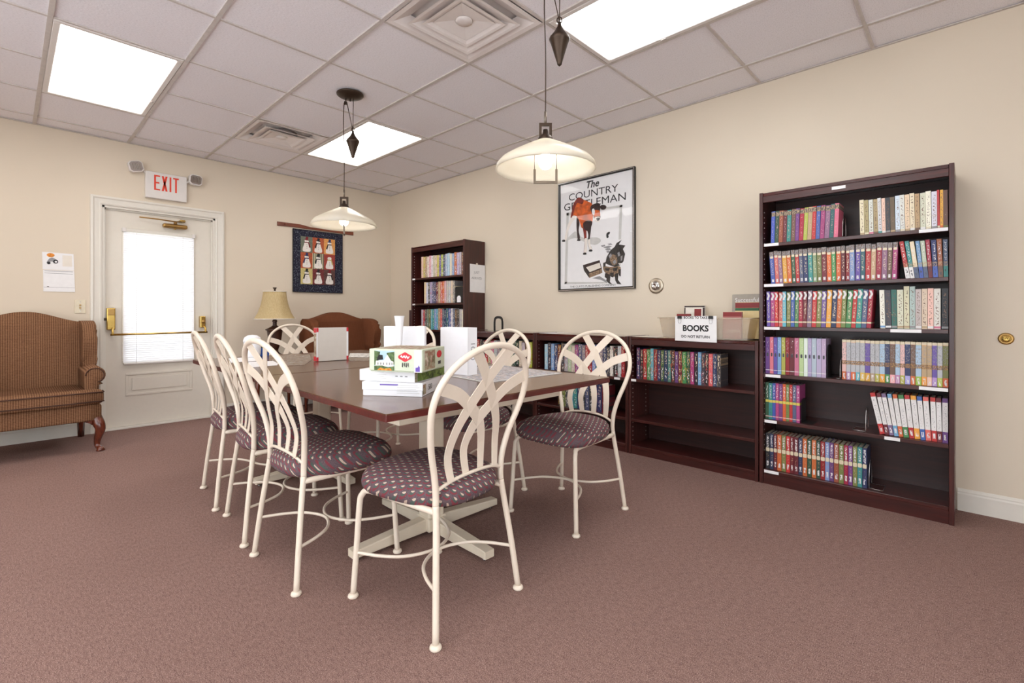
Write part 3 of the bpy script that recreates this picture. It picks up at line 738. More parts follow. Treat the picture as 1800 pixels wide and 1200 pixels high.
spine_mat('bk_mix', [('speck', .0, 1., 5, .58, '2'), ('speck', .0, .5, 9, .62, 'charcoal'), ('text', .56, .96, 17, .54, 'cream'), ('text', .08, .44, 15, .55, 'white')])
def unit_book():
    b = bm_new()
    box(b, 0, 0.04, 0, 1, 0, 1); box(b, 0.04, 1, 0, 0.07, 0, 1); box(b, 0.04, 1, 0.93, 1, 0, 1)
    bmesh.ops.recalc_face_normals(b, faces=b.faces[:]); me = bpy.data.meshes.new('book'); b.to_mesh(me); b.free()
    b = bm_new(); box(b, 0.041, 0.965, 0.071, 0.929, 0.012, 0.985)
    bmesh.ops.recalc_face_normals(b, faces=b.faces[:]); mp = bpy.data.meshes.new('pages'); b.to_mesh(mp); b.free(); mp.materials.append(MAT['page'])
    return me, mp
BK, PG = unit_book()
BK_STYLE = {}
for k in ('caps', 'oval_top', 'flourish', 'plain', 'two', 'mid', 'white', 'medal', 'pale', 'half', 'mix'):
    m_ = BK.copy(); m_.materials.append(MAT['bk_' + k]); BK_STYLE[k] = m_
ORD = ['', 'first', 'second', 'third', 'fourth', 'fifth', 'sixth', 'seventh', 'eighth', 'ninth', 'tenth', 'eleventh', 'twelfth', 'thirteenth', 'fourteenth', 'fifteenth', 'sixteenth', 'seventeenth', 'eighteenth', 'nineteenth', 'twentieth',
       'twenty-first', 'twenty-second', 'twenty-third', 'twenty-fourth', 'twenty-fifth', 'twenty-sixth', 'twenty-seventh', 'twenty-eighth', 'twenty-ninth', 'thirtieth', 'thirty-first', 'thirty-second', 'thirty-third', 'thirty-fourth', 'thirty-fifth', 'thirty-sixth']
ADJ = dict(darkred='dark red', darkgreen='dark green', darkteal='dark teal', skyblue='sky blue', palepink='pale pink', palegreen='pale green', paleblue='pale blue', greenish='grey green')
BOOKGROUP = {}
def books(where, style, cols, y0, y1, z, h, lean=(0, 0), x=-0.262, depth=0.135, start=1, jit=0.004, thick=None, hs=None, note='book', parity=1.0):
    """row of single books; y0 = left end, y1 = right end (world y falls to the right)"""
    items = cols.split(); n = len(items)
    wts = [1.0 + random.uniform(-.12, .12) for _ in items]
    if thick: wts = thick
    tot = sum(wts); y = y0; sp = y0 - y1
    for i, it in enumerate(items):
        a, _, b2 = it.partition('/')
        w = sp * wts[i] / tot; fr = i / max(1, n - 1)
        ln = lean[0] + (lean[1] - lean[0]) * fr + (random.uniform(-.4, .4) if lean != (0, 0) else 0)
        tk = w * 0.93 * math.cos(R(ln)); hh = (h[0] + (h[1] - h[0]) * fr if isinstance(h, tuple) else h) + random.uniform(-jit, jit)
        if hs: hh = hs[i]
        o = bpy.data.objects.new('book', BK_STYLE[style]); COL.objects.link(o)
        o.scale = (depth, tk, hh)
        th = R(-ln)
        # book local y runs 0..1 -> to the left (+y).  pivot on the side it leans to
        piv_y = y if ln >= 0 else y - w
        off = tk if ln > 0 else 0.0
        if ln == 0: piv_y, off = y - w * 0.965, 0.0
        o.rotation_euler = (th, 0, 0)
        o.location = (x, piv_y - off * math.cos(th), z + 0.0006 - off * math.sin(th))
        v_ = [random.uniform(.93, 1.07) for _ in range(3)]
        c_ = srgb(*[min(255, k * j) for k, j in zip(C[a], v_)]); o.color = c_
        o['second_colour'] = list(srgb(*C[b2 or 'white']))[:3]
        cn = ADJ.get(a, a)
        k = start + i
        cap = {'white': 'white %s with %s ends' % (note, cn)}.get(style, '%s %s' % (cn, note))
        tag(o, '%s, %s from left on %s' % (cap, ORD[k], where), 'book', 'books on ' + where)
        p = bpy.data.objects.new('pages', PG); COL.objects.link(p); p.parent = o
        y -= w
    return n
Zb = lambda k: SH_BIG[k]
# --- nearest tall bookcase
W = 'the top shelf, nearest tall bookcase'
n = books(W, 'caps', 'blue darkgreen rust maroon teal brown purple crimson lime tan red blue magenta mauve darkteal pink', -4.632, -4.978, Zb(0), 0.192, (-1.5, -2.5))
books(W, 'pale', 'cream/tan tan/cream white/pink tan/brown white/teal palepink/white charcoal/grey brown/tan white/grey white/cream cream/tan cream/white tan/brown cream/white white/cream white/grey red/cream gold/orange brown/olive', -5.082, -5.440, Zb(0), 0.192, (1.5, 0.5), start=n + 1,
      thick=[1, 1, 1, 1, .8, .8, 1, 1, 1, 1, 1, 1, 1, 1.1, 1.1, 1.1, .5, .6, .9])
W = 'the second shelf, nearest tall bookcase'
n = books(W, 'oval_top', 'blue coral mauve gold orange darkgreen red slate navy teal greenish olive maroon orange green orange maroon darkred skyblue violet darkteal red tan crimson mauve brown magenta', -4.636, -5.238, Zb(1), 0.198, (3.5, -1.5))
books(W, 'half', 'red/white teal/white cream/slate skyblue/blue palegreen/slate crimson/maroon navy/blue rust/brown slate/teal', -5.276, -5.441, Zb(1), 0.194, (8, 1), start=n + 1)
W = 'the third shelf, nearest tall bookcase'
n = books(W, 'flourish', 'violet magenta red coral cyan olive blue green crimson maroon mauve red olive violet gold navy orange olive green red teal slate crimson', -4.612, -5.128, Zb(2), 0.212, (0.5, -3.5))
books(W, 'pale', 'white/skyblue charcoal/white darkteal/grey cream/tan cream/tan silver/grey silver/white cream/tan palepink/white white/pink black/grey', -5.170, -5.440, Zb(2), 0.205, (1.0, 0.0), start=n + 1, hs=[.206, .204, .206, .205, .222, .220, .206, .207, .208, .206, .206])
W = 'the fourth shelf, nearest tall bookcase'
n = books(W, 'plain', 'purple pink violet skyblue lime darkred maroon pink palegreen white lavender paleblue lavender lavender', -4.603, -4.922, Zb(3), 0.224, jit=0.001)
books(W, 'two', 'orange/palepink lilac/silver orange/silver cyan/silver yellow/silver gold/violet tan/silver lime/silver gold/paleblue green/navy palepink/brown lilac/paleblue lime/palepink lavender/navy orange/brown lime/paleblue gold/tan palepink/tan lilac/violet lime/silver orange/olive', -4.998, -5.441, Zb(3), 0.222, start=n + 1, jit=0.001)
W = 'the fifth shelf, nearest tall bookcase'
n = books(W, 'mid', 'darkgreen teal blue magenta purple orange olive red slate magenta', -4.603, -4.790, Zb(4), 0.222, jit=0.002)
books(W, 'white', 'red maroon mauve skyblue orange green red gold blue coral red maroon purple', -5.168, -5.441, Zb(4), 0.222, (11, 0.3), start=n + 1, jit=0.001)
W = 'the bottom shelf, nearest tall bookcase'
books(W, 'medal', 'black navy maroon orange olive red maroon maroon navy orange darkgreen orange darkgreen darkred skyblue purple rust olive crimson purple olive teal navy', -4.604, -5.112, Zb(5), 0.218, jit=0.001)
# --- low bookcases
W = 'the upper shelf, low bookcase under tub'
books(W, 'mix', 'navy/red black/red red/green green/cream cyan/orange darkred/tan navy/red darkgreen/lime navy/black teal/orange black/orange purple/black maroon/yellow green/gold darkgreen/gold magenta/violet black/maroon skyblue/teal charcoal/red black/coral coral/pink navy/silver charcoal/tan',
      -3.722, -4.335, SH_LOW[0], (0.226, 0.218), jit=0.005)
W = 'the upper shelf, middle low bookcase'
books(W, 'mix', 'paleblue/white charcoal/navy skyblue/silver navy/white maroon/gold charcoal/tan silver/red palegreen/white cream/tan magenta/blue slate/white grey/brown red/white red/black skyblue/white teal/white grey/black navy/white charcoal/cream white/black black/red white/black red/darkred', -2.835, -3.625, SH_LOW[0], 0.228, jit=0.010)
W = 'the lower shelf, middle low bookcase'
books(W, 'mix', 'black/gold olive/black charcoal/cream cyan/blue teal/cyan navy/black black/silver slate/navy charcoal/black navy/coral navy/purple maroon/black', -2.985, -3.460, SH_LOW[1], 0.215, jit=0.012)
W = 'the low bookcase beneath black bookend'
books(W, 'mix', 'red/white black/grey charcoal/red red/black tan/white pink/white silver/paleblue grey/white greenish/black silver/grey white/olive palegreen/green darkgreen/white black/green cream/grey silver/white brown/cream yellow/gold', -1.96, -2.690, SH_LOW[0], 0.226, jit=0.012)
# --- far tall bookcase
W = 'the top shelf, far corner bookcase'
books(W, 'mix', 'cream/gold yellow/orange tan/white white/black palepink/black white/brown palegreen/white cream/black yellow/lime violet/white lime/white slate/navy paleblue/teal paleblue/white cream/paleblue skyblue/silver orange/paleblue lavender/white silver/paleblue brown/coral', -1.03, -1.765, SH_FAR[0], 0.236, jit=0.006)
W = 'the second shelf, far corner bookcase'
books(W, 'mix', 'cream/white white/silver charcoal/white lavender/coral slate/lavender navy/lavender maroon/white tan/cream coral/white orange/palepink palepink/coral silver/white silver/palepink cream/yellow grey/cream', -1.085, -1.62, SH_FAR[1], 0.236, jit=0.008)
W = 'the third shelf, far corner bookcase'
books(W, 'mix', 'lavender/white red/skyblue charcoal/cream greenish/brown olive/black cyan/teal teal/cyan skyblue/yellow cyan/navy tan/slate coral/red slate/skyblue navy/teal darkteal/cyan blue/white white/black slate/paleblue brown/black charcoal/brown silver/lilac white/silver', -1.03, -1.765, SH_FAR[2], 0.226, jit=0.008)
t = thing('black_box', 'black box with a small white card on the far corner bookcase', 'box', (-0.20, -1.690, SH_FAR[1] + 0.0006))
finish('body', box(bm_new(), -0.065, 0.06, -0.075, 0.055, 0, 0.165, 0.003, 1), 'black', t)
finish('card', plate(bm_new(), [(-0.03, 0.004), (0.03, 0.004), (0.03, 0.055), (0.015, 0.072), (-0.015, 0.072), (-0.03, 0.055)], 0.001, lambda u, v, w: (-0.0655 - w, -u, v)), 'white_card', t)
# bookends
def bookend(label, y, z, h, x0=-0.255, flip=1, mat='silver', wire=False, foot=0.06):
    t = thing('bookend', label, 'bookend', (0, y, z), 0, 'metal bookends')
    if wire:
        pts = catmull([(x0, 0, 0.002), (x0 + 0.005, 0, h * 0.6), (x0 + 0.03, 0, h), (x0 + 0.07, 0, h), (x0 + 0.095, 0, h * 0.6), (x0 + 0.10, 0, 0.002)], 5)
        finish('upright', tube(bm_new(), pts, 0.0022, 6), mat, t)
        finish('foot', tube(bm_new(), [(x0, 0, 0.0025), (x0, -foot * flip, 0.0025), (x0 + 0.10, -foot * flip, 0.0025), (x0 + 0.10, 0, 0.0025)], 0.0020, 6), mat, t)
    else:
        out = [(x0, 0), (x0 + 0.11, 0), (x0 + 0.11, h * 0.8)] + [(x0 + 0.055 + 0.055 * math.cos(a), h * 0.8 + h * 0.2 * math.sin(a)) for a in [PI * k / 10 for k in range(1, 10)]] + [(x0, h * 0.8)]
        finish('upright', plate(bm_new(), out, 0.0014, lambda u, v, w: (u, w, v + 0.001)), mat, t)
        ya, yb = (-foot, 0) if flip > 0 else (0.0014, foot)
        finish('foot', box(bm_new(), x0, x0 + 0.11, ya, yb, 0.0004, 0.0014), mat, t)
    return t
bookend('silver wire bookend by the gap on the top shelf, nearest bookcase', -5.000, Zb(0), 0.12, wire=True)
bookend('silver wire bookend after the flourish-topped books on the third shelf', -5.150, Zb(2), 0.13, flip=-1, wire=True) if False else None
bookend('silver wire bookend left of the two-coloured books on the fourth shelf', -4.988, Zb(3), 0.11, flip=-1, wire=True, foot=0.018)
bookend('black plate bookend right of the pastel books on the fourth shelf', -4.928, Zb(3), 0.19, mat='black', foot=0.025)
bookend('black plate bookend right of the ten books on the fifth shelf', -4.798, Zb(4), 0.14, mat='black')
bookend('silver wire bookend propping the leaning white books on the fifth shelf', -5.105, Zb(4), 0.12, flip=-1, wire=True)
bookend('thin silver bookend at the end of the bottom row of books', -5.120, Zb(5), 0.14, wire=True)
t = thing('bookend', 'black arched metal bookend standing on top of a low bookcase', 'bookend', (-0.13, -2.135, 0.8725))
def arch(w, h, n=12): return [(-w, 0), (w, 0)] + [(w * math.cos(a), h - w * 0.6 + w * 0.6 * math.sin(a)) for a in [PI * k / n for k in range(n + 1)]]
b = bm_new(); pts = catmull([(0, -0.055, 0), (0, -0.055, 0.085), (0, -0.045, 0.122), (0, -0.02, 0.134), (0, 0.02, 0.134), (0, 0.045, 0.122), (0, 0.055, 0.085), (0, 0.055, 0)], 5)
ribbon(b, pts, 0.004, 0.024, lambda i: (0, 1, 0) if abs(pts[i].z) < 0.10 else (0, pts[i].y, 0.06)); finish('upright', b, 'black', t)
finish('foot', box(bm_new(), 0, 0.09, -0.06, 0.06, 0, 0.0015), 'black', t)
# narrow dark panel in the corner, left of the far bookcase
t = thing('wood_panel', 'narrow dark wood panel standing against the far corner bookcase', 'panel', (-0.235, -0.852, 0))
finish('board', box(bm_new(), -0.05, 0.20, -0.013, 0.013, 0, 1.085, 0.003, 1), 'case_v', t)
finish('edge_strip', box(bm_new(), -0.058, -0.051, -0.015, 0.015, 0, 1.085, 0.002, 1), 'case_v', t)

# ================================================================== TABLES
def make_table(cx, cy, rz, label):
    t = thing('square_table', label, 'table', (cx, cy, 0), rz, 'square pedestal tables')
    a = 0.609; ch = 0.003
    out = [(-a + ch, -a), (a - ch, -a), (a, -a + ch), (a, a - ch), (a - ch, a), (-a + ch, a), (-a, a - ch), (-a, -a + ch)]
    finish('tabletop', plate(bm_new(), [(x * 0.998, y * 0.998) for x, y in out], 0.004, lambda u, v, w: (u, v, 0.736 + w)), 'table_top', t)
    finish('edge_band', plate(bm_new(), out, 0.021, lambda u, v, w: (u, v, 0.715 + w)), 'table_edge', t)
    b = bm_new(); i, k_ = 0.452, 0.43
    for q in ((-i, i, -k_, -k_ + 0.03), (-i, i, k_ - 0.03, k_), (-i, -i + 0.03, -k_ + 0.03, k_ - 0.03), (i - 0.03, i, -k_ + 0.03, k_ - 0.03)):
        box(b, q[0], q[1], q[2], q[3], 0.648, 0.715, 0.003, 1)
    finish('apron', b, 'cream_flat', t)
    finish('column', box(bm_new(), -0.046, 0.046, -0.046, 0.046, 0.07, 0.70, 0.014, 3), 'cream_flat', t)
    finish('mounting_plate', box(bm_new(), -0.16, 0.16, -0.16, 0.16, 0.698, 0.7145, 0.002, 1), 'cream_flat', t)
    for k in range(4):
        b = bm_new()
        # foot bar tapering outwards
        d = 0.415
        prof = [(0.03, 0.078), (d, 0.048), (d, 0.016), (0.03, 0.016)]
        plate(b, prof, 0.056, lambda u, v, w: (u, w - 0.028, v), 0.004, 1)
        o = finish('foot_bar', b, 'cream_flat', t); o.rotation_euler = (0, 0, k * PI / 2)
        g = finish('glide', lathe(bm_new(), [(0.010, 0.0), (0.012, 0.004), (0.005, 0.006), (0.005, 0.02)], 12, (d - 0.03, 0, 0)), 'silver', o)
    finish('hub', box(bm_new(), -0.052, 0.052, -0.052, 0.052, 0.018, 0.082, 0.005, 1), 'cream_flat', t)
    return t
TZ = 0.740
make_table(-2.108, -3.646, R(-1.4), 'square dark-topped table nearest the viewer, carrying the stack of puzzle boxes')
make_table(-2.076, -2.414, R(-1.4), 'square dark-topped table farther away, carrying the red-cornered box')

# ================================================================== DINING CHAIRS
RY = -0.22
FW = [(0, 0), (0.25, 0.025), (0.42, 0.048), (0.50, 0.050), (0.60, 0.036), (0.70, 0.006), (0.80, -0.024), (0.88, -0.050), (0.95, -0.074)]
def fwd(z):
    for (a, fa), (b_, fb) in zip(FW, FW[1:]):
        if z <= b_: return fa + (fb - fa) * (z - a) / (b_ - a)
    return FW[-1][1]
def make_chair(label):
    t = thing('dining_chair', label, 'chair', (0, 0, 0), 0, 'cream metal dining chairs around the tables')
    r = 0.0112
    for s in (-1, 1):
        leg = finish('leg', tube(bm_new(), catmull([(s * 0.212, RY, 0.008), (s * 0.192, RY + fwd(0.2), 0.2), (s * 0.1725, RY + fwd(0.36), 0.36), (s * 0.167, RY + fwd(0.42), 0.42)], 4), r, 10), 'cream', t)
        finish('foot_cap', lathe(bm_new(), [(0.017, 0), (0.020, 0.004), (0.019, 0.010), (0.013, 0.016)], 14, (s * 0.212, RY, 0)), 'cream', leg)
        leg = finish('leg', tube(bm_new(), catmull([(s * 0.212, 0.222, 0.008), (s * 0.203, 0.214, 0.18), (s * 0.195, 0.207, 0.34), (s * 0.190, 0.198, 0.378), (s * 0.180, 0.165, 0.397), (s * 0.176, 0.0, 0.400), (s * 0.168, RY + fwd(0.4), 0.400)], 4), r, 10), 'cream', t)
        finish('foot_cap', lathe(bm_new(), [(0.017, 0), (0.020, 0.004), (0.019, 0.010), (0.013, 0.016)], 14, (s * 0.212, 0.222, 0)), 'cream', leg)
    half = [(0.167, 0.42), (0.166, 0.455), (0.174, 0.52), (0.197, 0.60), (0.222, 0.68), (0.234, 0.75), (0.222, 0.815), (0.188, 0.868), (0.135, 0.907), (0.07, 0.932)]
    pts = [(x, RY + fwd(z), z) for x, z in half] + [(0, RY + fwd(0.94), 0.940)] + [(-x, RY + fwd(z), z) for x, z in reversed(half)]
    finish('back_frame', tube(bm_new(), catmull(pts, 4), r, 10), 'cream', t)
    bar = [(s * x, RY + fwd(0.48) - d, z) for s, x, d, z in ((-1, 0.166, 0, 0.466), (-1, 0.10, 0.012, 0.488), (1, 0, 0.018, 0.496), (1, 0.10, 0.012, 0.488), (1, 0.166, 0, 0.466))]
    finish('crossbar', tube(bm_new(), catmull(bar, 5), 0.0062, 8), 'cream', t)
    outer = [(0.112, 0.488), (0.121, 0.57), (0.104, 0.655), (0.062, 0.735), (0.0, 0.822), (-0.045, 0.875), (-0.092, 0.926)]
    inner = [(0.037, 0.494), (0.045, 0.575), (0.030, 0.635), (0.0, 0.682), (-0.062, 0.737), (-0.13, 0.785), (-0.224, 0.818)]
    for k, path in enumerate((outer, inner)):
        for s in (1, -1):
            off = 0.0004 * (1 if s > 0 else -1) + (0.0009 if k else -0.0009)
            p3 = [(s * x, RY + fwd(z) + off - (0.015 * max(0, (0.56 - z) / 0.07) if z < 0.56 else 0), z) for x, z in path]
            cp = catmull(p3, 5); n = len(cp)
            wd = [0.029 + 0.014 * min(1, i / (n * 0.5)) for i in range(n)]
            finish('slat', ribbon(bm_new(), cp, wd, 0.0026, (0, 1, 0.1)), 'cream', t)
    # seat cushion
    b = bm_new(); N = 56
    prof = [(0.86, 0.4005), (0.95, 0.405), (0.99, 0.418), (1.0, 0.434), (0.985, 0.452), (0.93, 0.470), (0.80, 0.486), (0.60, 0.496), (0.35, 0.501), (0.001, 0.503)]
    def out_(a):
        e = 2 / 3.1; c_, s_ = math.cos(a), math.sin(a)
        y = 0.230 * math.copysign(abs(s_) ** e, s_); w = 0.212 + 0.031 * (y / 0.230)
        return w * math.copysign(abs(c_) ** e, c_), y + 0.020
    rings = [[b.verts.new((out_(2*PI*k/N)[0] * f, 0.020 + (out_(2*PI*k/N)[1] - 0.020) * f, z)) for k in range(N)] for f, z in prof]
    for A, B in zip(rings, rings[1:]):
        for k in range(N): b.faces.new((A[k], A[(k+1) % N], B[(k+1) % N], B[k])).smooth = True
    b.faces.new(list(reversed(rings[0]))); b.faces.new(rings[-1])
    finish('seat_cushion', b, 'seat', t)
    # two hoop stretchers meeting under the seat
    for sg, ye in ((-1, RY + fwd(0.165)), (1, 0.2155)):
        xe = 0.1965 if sg < 0 else 0.204
        pts = [(-xe, ye, 0.165), (-xe * 0.80, ye * 0.55, 0.165), (-xe * 0.5, ye * 0.20, 0.165), (0, 0.005 * sg, 0.165), (xe * 0.5, ye * 0.20, 0.165), (xe * 0.80, ye * 0.55, 0.165), (xe, ye, 0.165)]
        finish('hoop_stretcher', tube(bm_new(), catmull(pts, 6), 0.0062, 8), 'cream', t)
    return t
CH = [  # centre x, y, facing direction (dx, dy), label
    (-2.412, -4.080, (-0.040, 0.44), 'cream metal dining chair nearest the viewer, its back turned to the viewer'),
    (-2.566, -3.500, (0.42, 0.004), 'cream metal dining chair nearest the viewer in the row left of the tables'),
    (-2.547, -2.988, (0.42, -0.050), 'middle cream metal dining chair of the row left of the tables'),
    (-2.517, -2.447, (0.42, -0.047), 'farthest cream metal dining chair of the row left of the tables, before the door'),
    (-1.458, -3.978, (-1, 0.0), 'cream metal dining chair right of the near table, closest to the low bookcases'),
    (-1.600, -3.385, (-1, 0.09), 'cream metal dining chair right of the near table, second from the viewer'),
    (-1.580, -2.440, (-1, 0.0), 'cream metal dining chair right of the far table, mostly hidden by white boxes'),
    (-1.690, -1.290, (0.03, -1), 'cream metal dining chair at the far end, in front of the table lamp')]
proto = None
for x, y, (dx, dy), lab in CH:
    rz = math.atan2(-dx, dy)
    if proto is None:
        proto = make_chair(lab); proto.location = (x, y, 0); proto.rotation_euler = (0, 0, rz)
    else: dup(proto, (x, y, 0), rz, lab)

# ================================================================== WING CHAIRS
def wing_chair(label, cx, cy, fab, rz=0):
    t = thing('wing_chair', label, 'armchair', (cx, cy, 0), rz, 'brown wing chairs along the back wall')
    finish('seat_rail', plate(bm_new(), [(-0.405, -0.335), (-0.30, -0.345), (0.30, -0.345), (0.405, -0.335), (0.38, 0.27), (-0.38, 0.27)], 0.125, lambda u, v, w: (u, v, 0.235 + w), 0.018), fab, t, True)
    o = [(-0.415, -0.365), (-0.2, -0.378), (0.2, -0.378), (0.415, -0.365), (0.415, -0.285), (0.318, -0.275), (0.305, 0.155), (-0.305, 0.155), (-0.318, -0.275), (-0.415, -0.285)]
    sc = finish('seat_cushion', plate(bm_new(), o, 0.108, lambda u, v, w: (u, v, 0.362 + w), 0.034, 4), fab, t, True)
    for z in (0.382, 0.451):
        finish('welt', tube(bm_new(), [(u * 1.003, v * 1.004, z) for u, v in o[:5]] , 0.005, 6), 'piping', sc)
    def crest(x): return 0.975 + 0.085 * (0.5 + 0.5 * math.cos(PI * min(1, abs(x) / 0.37)))
    ob = [(-0.345, 0.40)] + [(x, crest(x)) for x in [-0.365 + 0.73 * k / 24 for k in range(25)]] + [(0.345, 0.40)]
    bk = finish('backrest', plate(bm_new(), ob, 0.13, lambda u, v, w: (u, 0.15 + w + (v - 0.40) * 0.14, v), 0.035, 4), fab, t, True)
    finish('welt', tube(bm_new(), [(u * 0.99, 0.165 + (v - 0.40) * 0.14, v - 0.008) for u, v in ob[1:-1]], 0.005, 6), 'piping', bk)
    for s in (-1, 1):
        ow = [(0.30, 0.60), (0.33, 0.80), (0.325, 0.965), (0.22, 0.985), (0.11, 0.975), (0.03, 0.945), (-0.016, 0.895), (-0.030, 0.83), (-0.018, 0.75), (0.0, 0.68), (0.012, 0.60)]
        finish('wing', plate(bm_new(), [(p.x, p.y) for p in catmull([(a, c, 0) for a, c in ow], 3, True)], 0.088, lambda u, v, w: (s * (0.320 + w + 0.10 * max(0, 0.12 - u) * 0.3), u, v), 0.034, 4), fab, t, True)
        b = bm_new()
        # rolled arm: scroll section pushed from front to back
        sec = [(0.315, 0.362)] + [(0.372 + 0.066 * math.cos(a), 0.572 + 0.066 * math.sin(a)) for a in [PI - 0.3 - k * (1.35 * PI) / 14 for k in range(15)]] + [(0.398, 0.50), (0.392, 0.362)]
        plate(b, sec, 0.52, lambda u, v, w: (s * u, -0.275 + w, v), 0.014, 2)
        am = finish('arm', b, fab, t, True)
        finish('welt', tube(bm_new(), [(s * (0.372 + 0.055 * math.cos(a)), -0.277, 0.572 + 0.055 * math.sin(a)) for a in [PI - k * 1.4 * PI / 14 for k in range(15)]], 0.004, 6), 'piping', am)
        path = catmull([(s * 0.375, -0.300, 0.262), (s * 0.388, -0.318, 0.215), (s * 0.398, -0.330, 0.165), (s * 0.385, -0.312, 0.095), (s * 0.382, -0.310, 0.045), (s * 0.396, -0.334, 0.016), (s * 0.398, -0.338, 0.0)], 4)
        n = len(path); rr = []
        keys = [(0, 0.034), (0.2, 0.038), (0.38, 0.030), (0.6, 0.020), (0.75, 0.018), (0.9, 0.029), (1.0, 0.026)]
        for i in range(n):
            f = i / (n - 1)
            for (a, ra), (c, rc) in zip(keys, keys[1:]):
                if f <= c: rr.append(ra + (rc - ra) * (f - a) / (c - a)); break
        lg = finish('leg', tube(bm_new(), path, rr, 14), 'leg_wood', t)
        finish('knee_scroll', plate(bm_new(), [(s * 0.355, 0.246), (s * 0.31, 0.246), (s * 0.30, 0.232), (s * 0.325, 0.226), (s * 0.352, 0.20)], 0.03, lambda u, v, w: (u, -0.335 + w, v), 0.004, 1), 'leg_wood', lg)
        finish('leg', tube(bm_new(), [(s * 0.335, 0.24, 0.25), (s * 0.337, 0.285, 0.12), (s * 0.34, 0.325, 0.0)], [0.030, 0.025, 0.021], 4), 'leg_wood', t)
    return t
wing_chair('ribbed brown wing chair cut by the left edge of the picture', -3.430, -0.400, 'fabric_rib')
wing_chair('smooth brown wing chair in the far corner under the snowman quilt', -0.840, -0.425, 'fabric_plain')

# ================================================================== END TABLE + LAMP
t = thing('end_table', 'dark wood end table holding the table lamp, behind the far chair', 'end table', (-1.612, -0.36, 0))
finish('top', plate(bm_new(), [(-0.28, -0.24), (0.28, -0.24), (0.28, 0.28), (-0.28, 0.28)], 0.022, lambda u, v, w: (u, v, 0.578 + w), 0.006), 'leg_wood', t)
b = bm_new()
for q in ((-0.24, 0.24, -0.21, -0.19), (-0.24, 0.24, 0.23, 0.25), (-0.24, -0.22, -0.19, 0.23), (0.22, 0.24, -0.19, 0.23)): box(b, q[0], q[1], q[2], q[3], 0.50, 0.5775)
finish('apron', b, 'leg_wood', t)
for sx_ in (-1, 1):
    for yy in (-0.20, 0.24): finish('leg', tube(bm_new(), [(sx_ * 0.23, yy, 0.5), (sx_ * 0.235, yy, 0.3), (sx_ * 0.24, yy, 0.0)], [0.026, 0.02, 0.014], 10), 'leg_wood', t)
t = thing('table_lamp', 'table lamp with cream bell shade and dark urn base', 'lamp', (-1.612, -0.36, 0.6006))
finish('base', lathe(bm_new(), [(0.085, 0.0), (0.085, 0.014), (0.072, 0.024), (0.055, 0.032), (0.036, 0.05), (0.034, 0.07)], 28), 'lamp_wood', t)
finish('urn', lathe(bm_new(), [(0.032, 0.07), (0.046, 0.11), (0.062, 0.18), (0.072, 0.255), (0.074, 0.268), (0.088, 0.274), (0.088, 0.284), (0.060, 0.296), (0.034, 0.312)], 28), 'lamp_wood', t)
finish('neck', lathe(bm_new(), [(0.032, 0.312), (0.020, 0.325), (0.019, 0.355), (0.026, 0.366), (0.020, 0.376), (0.010, 0.39), (0.008, 0.42)], 20), 'lamp_wood', t)
b = bm_new()
sh = [(0.198, 0.388), (0.190, 0.398), (0.160, 0.45), (0.132, 0.53), (0.116, 0.61), (0.108, 0.672)]
lathe(b, sh + [(r_ - 0.003, z_) for r_, z_ in reversed(sh)], 64, (0, 0, 0), mod=lambda a: 1 + 0.012 * math.cos(8 * a), caps=False)
sd = finish('lamp_shade', b, 'lamp_fabric', t, True)
for r_, z_ in ((0.198, 0.390), (0.108, 0.670)):
    finish('trim_band', tube(bm_new(), [(r_ * math.cos(2*PI*k/48), r_ * math.sin(2*PI*k/48), z_) for k in range(48)], 0.0045, 6, True), 'paper_warm', sd)
finish('harp', tube(bm_new(), catmull([(0.01, 0, 0.40), (0.05, 0, 0.47), (0.05, 0, 0.58), (0, 0, 0.672), (-0.05, 0, 0.58), (-0.05, 0, 0.47), (-0.01, 0, 0.40)], 4), 0.003, 6), 'brass', t)
finish('finial', lathe(bm_new(), [(0.006, 0.672), (0.010, 0.684), (0.008, 0.692), (0.020, 0.712), (0.016, 0.714), (0.001, 0.712)], 14), 'bronze', t)

# ================================================================== EXIT SIGN
t = thing('exit_sign', 'white EXIT sign with red letters and two emergency lamps above the door', 'exit sign', (-2.478, 0, 2.243))
finish('housing', box(bm_new(), -0.163, 0.163, -0.05, -0.001, -0.122, 0.122, 0.006, 2), 'white_metal', t)
def blk(b, u0, v0, u1, v1): plate(b, [(u0, v0), (u1, v0), (u1, v1), (u0, v1)], 0.0012, lambda u, v, w: (u, -0.0505 - w, v))
for ch, x0 in (('E', -0.098), ('X', -0.040), ('I', 0.022), ('T', 0.050)):
    b = bm_new(); z0, z1, w = -0.046, 0.094, 0.046; s_ = 0.0135
    if ch == 'E':
        blk(b, x0, z0, x0 + s_, z1); blk(b, x0 + s_, z1 - s_, x0 + w, z1); blk(b, x0 + s_, (z0+z1)/2 - s_/2, x0 + w * 0.88, (z0+z1)/2 + s_/2); blk(b, x0 + s_, z0, x0 + w, z0 + s_)
    elif ch == 'X':
        for q in ([(x0, z0), (x0 + 0.016, z0), (x0 + w, z1), (x0 + w - 0.016, z1)], [(x0, z1), (x0 + 0.016, z1), (x0 + w, z0), (x0 + w - 0.016, z0)]):
            if q[0][1] == z1: q = list(reversed(q))
            plate(b, q, 0.0012 if q[0][1] == z0 else 0.0013, lambda u, v, w_: (u, -0.0505 - w_, v))
    elif ch == 'I': blk(b, x0, z0, x0 + s_, z1)
    else: blk(b, x0, z1 - s_, x0 + w, z1); blk(b, x0 + w/2 - s_/2, z0, x0 + w/2 + s_/2, z1 - s_)
    finish('letter', b, 'exit_red', t)
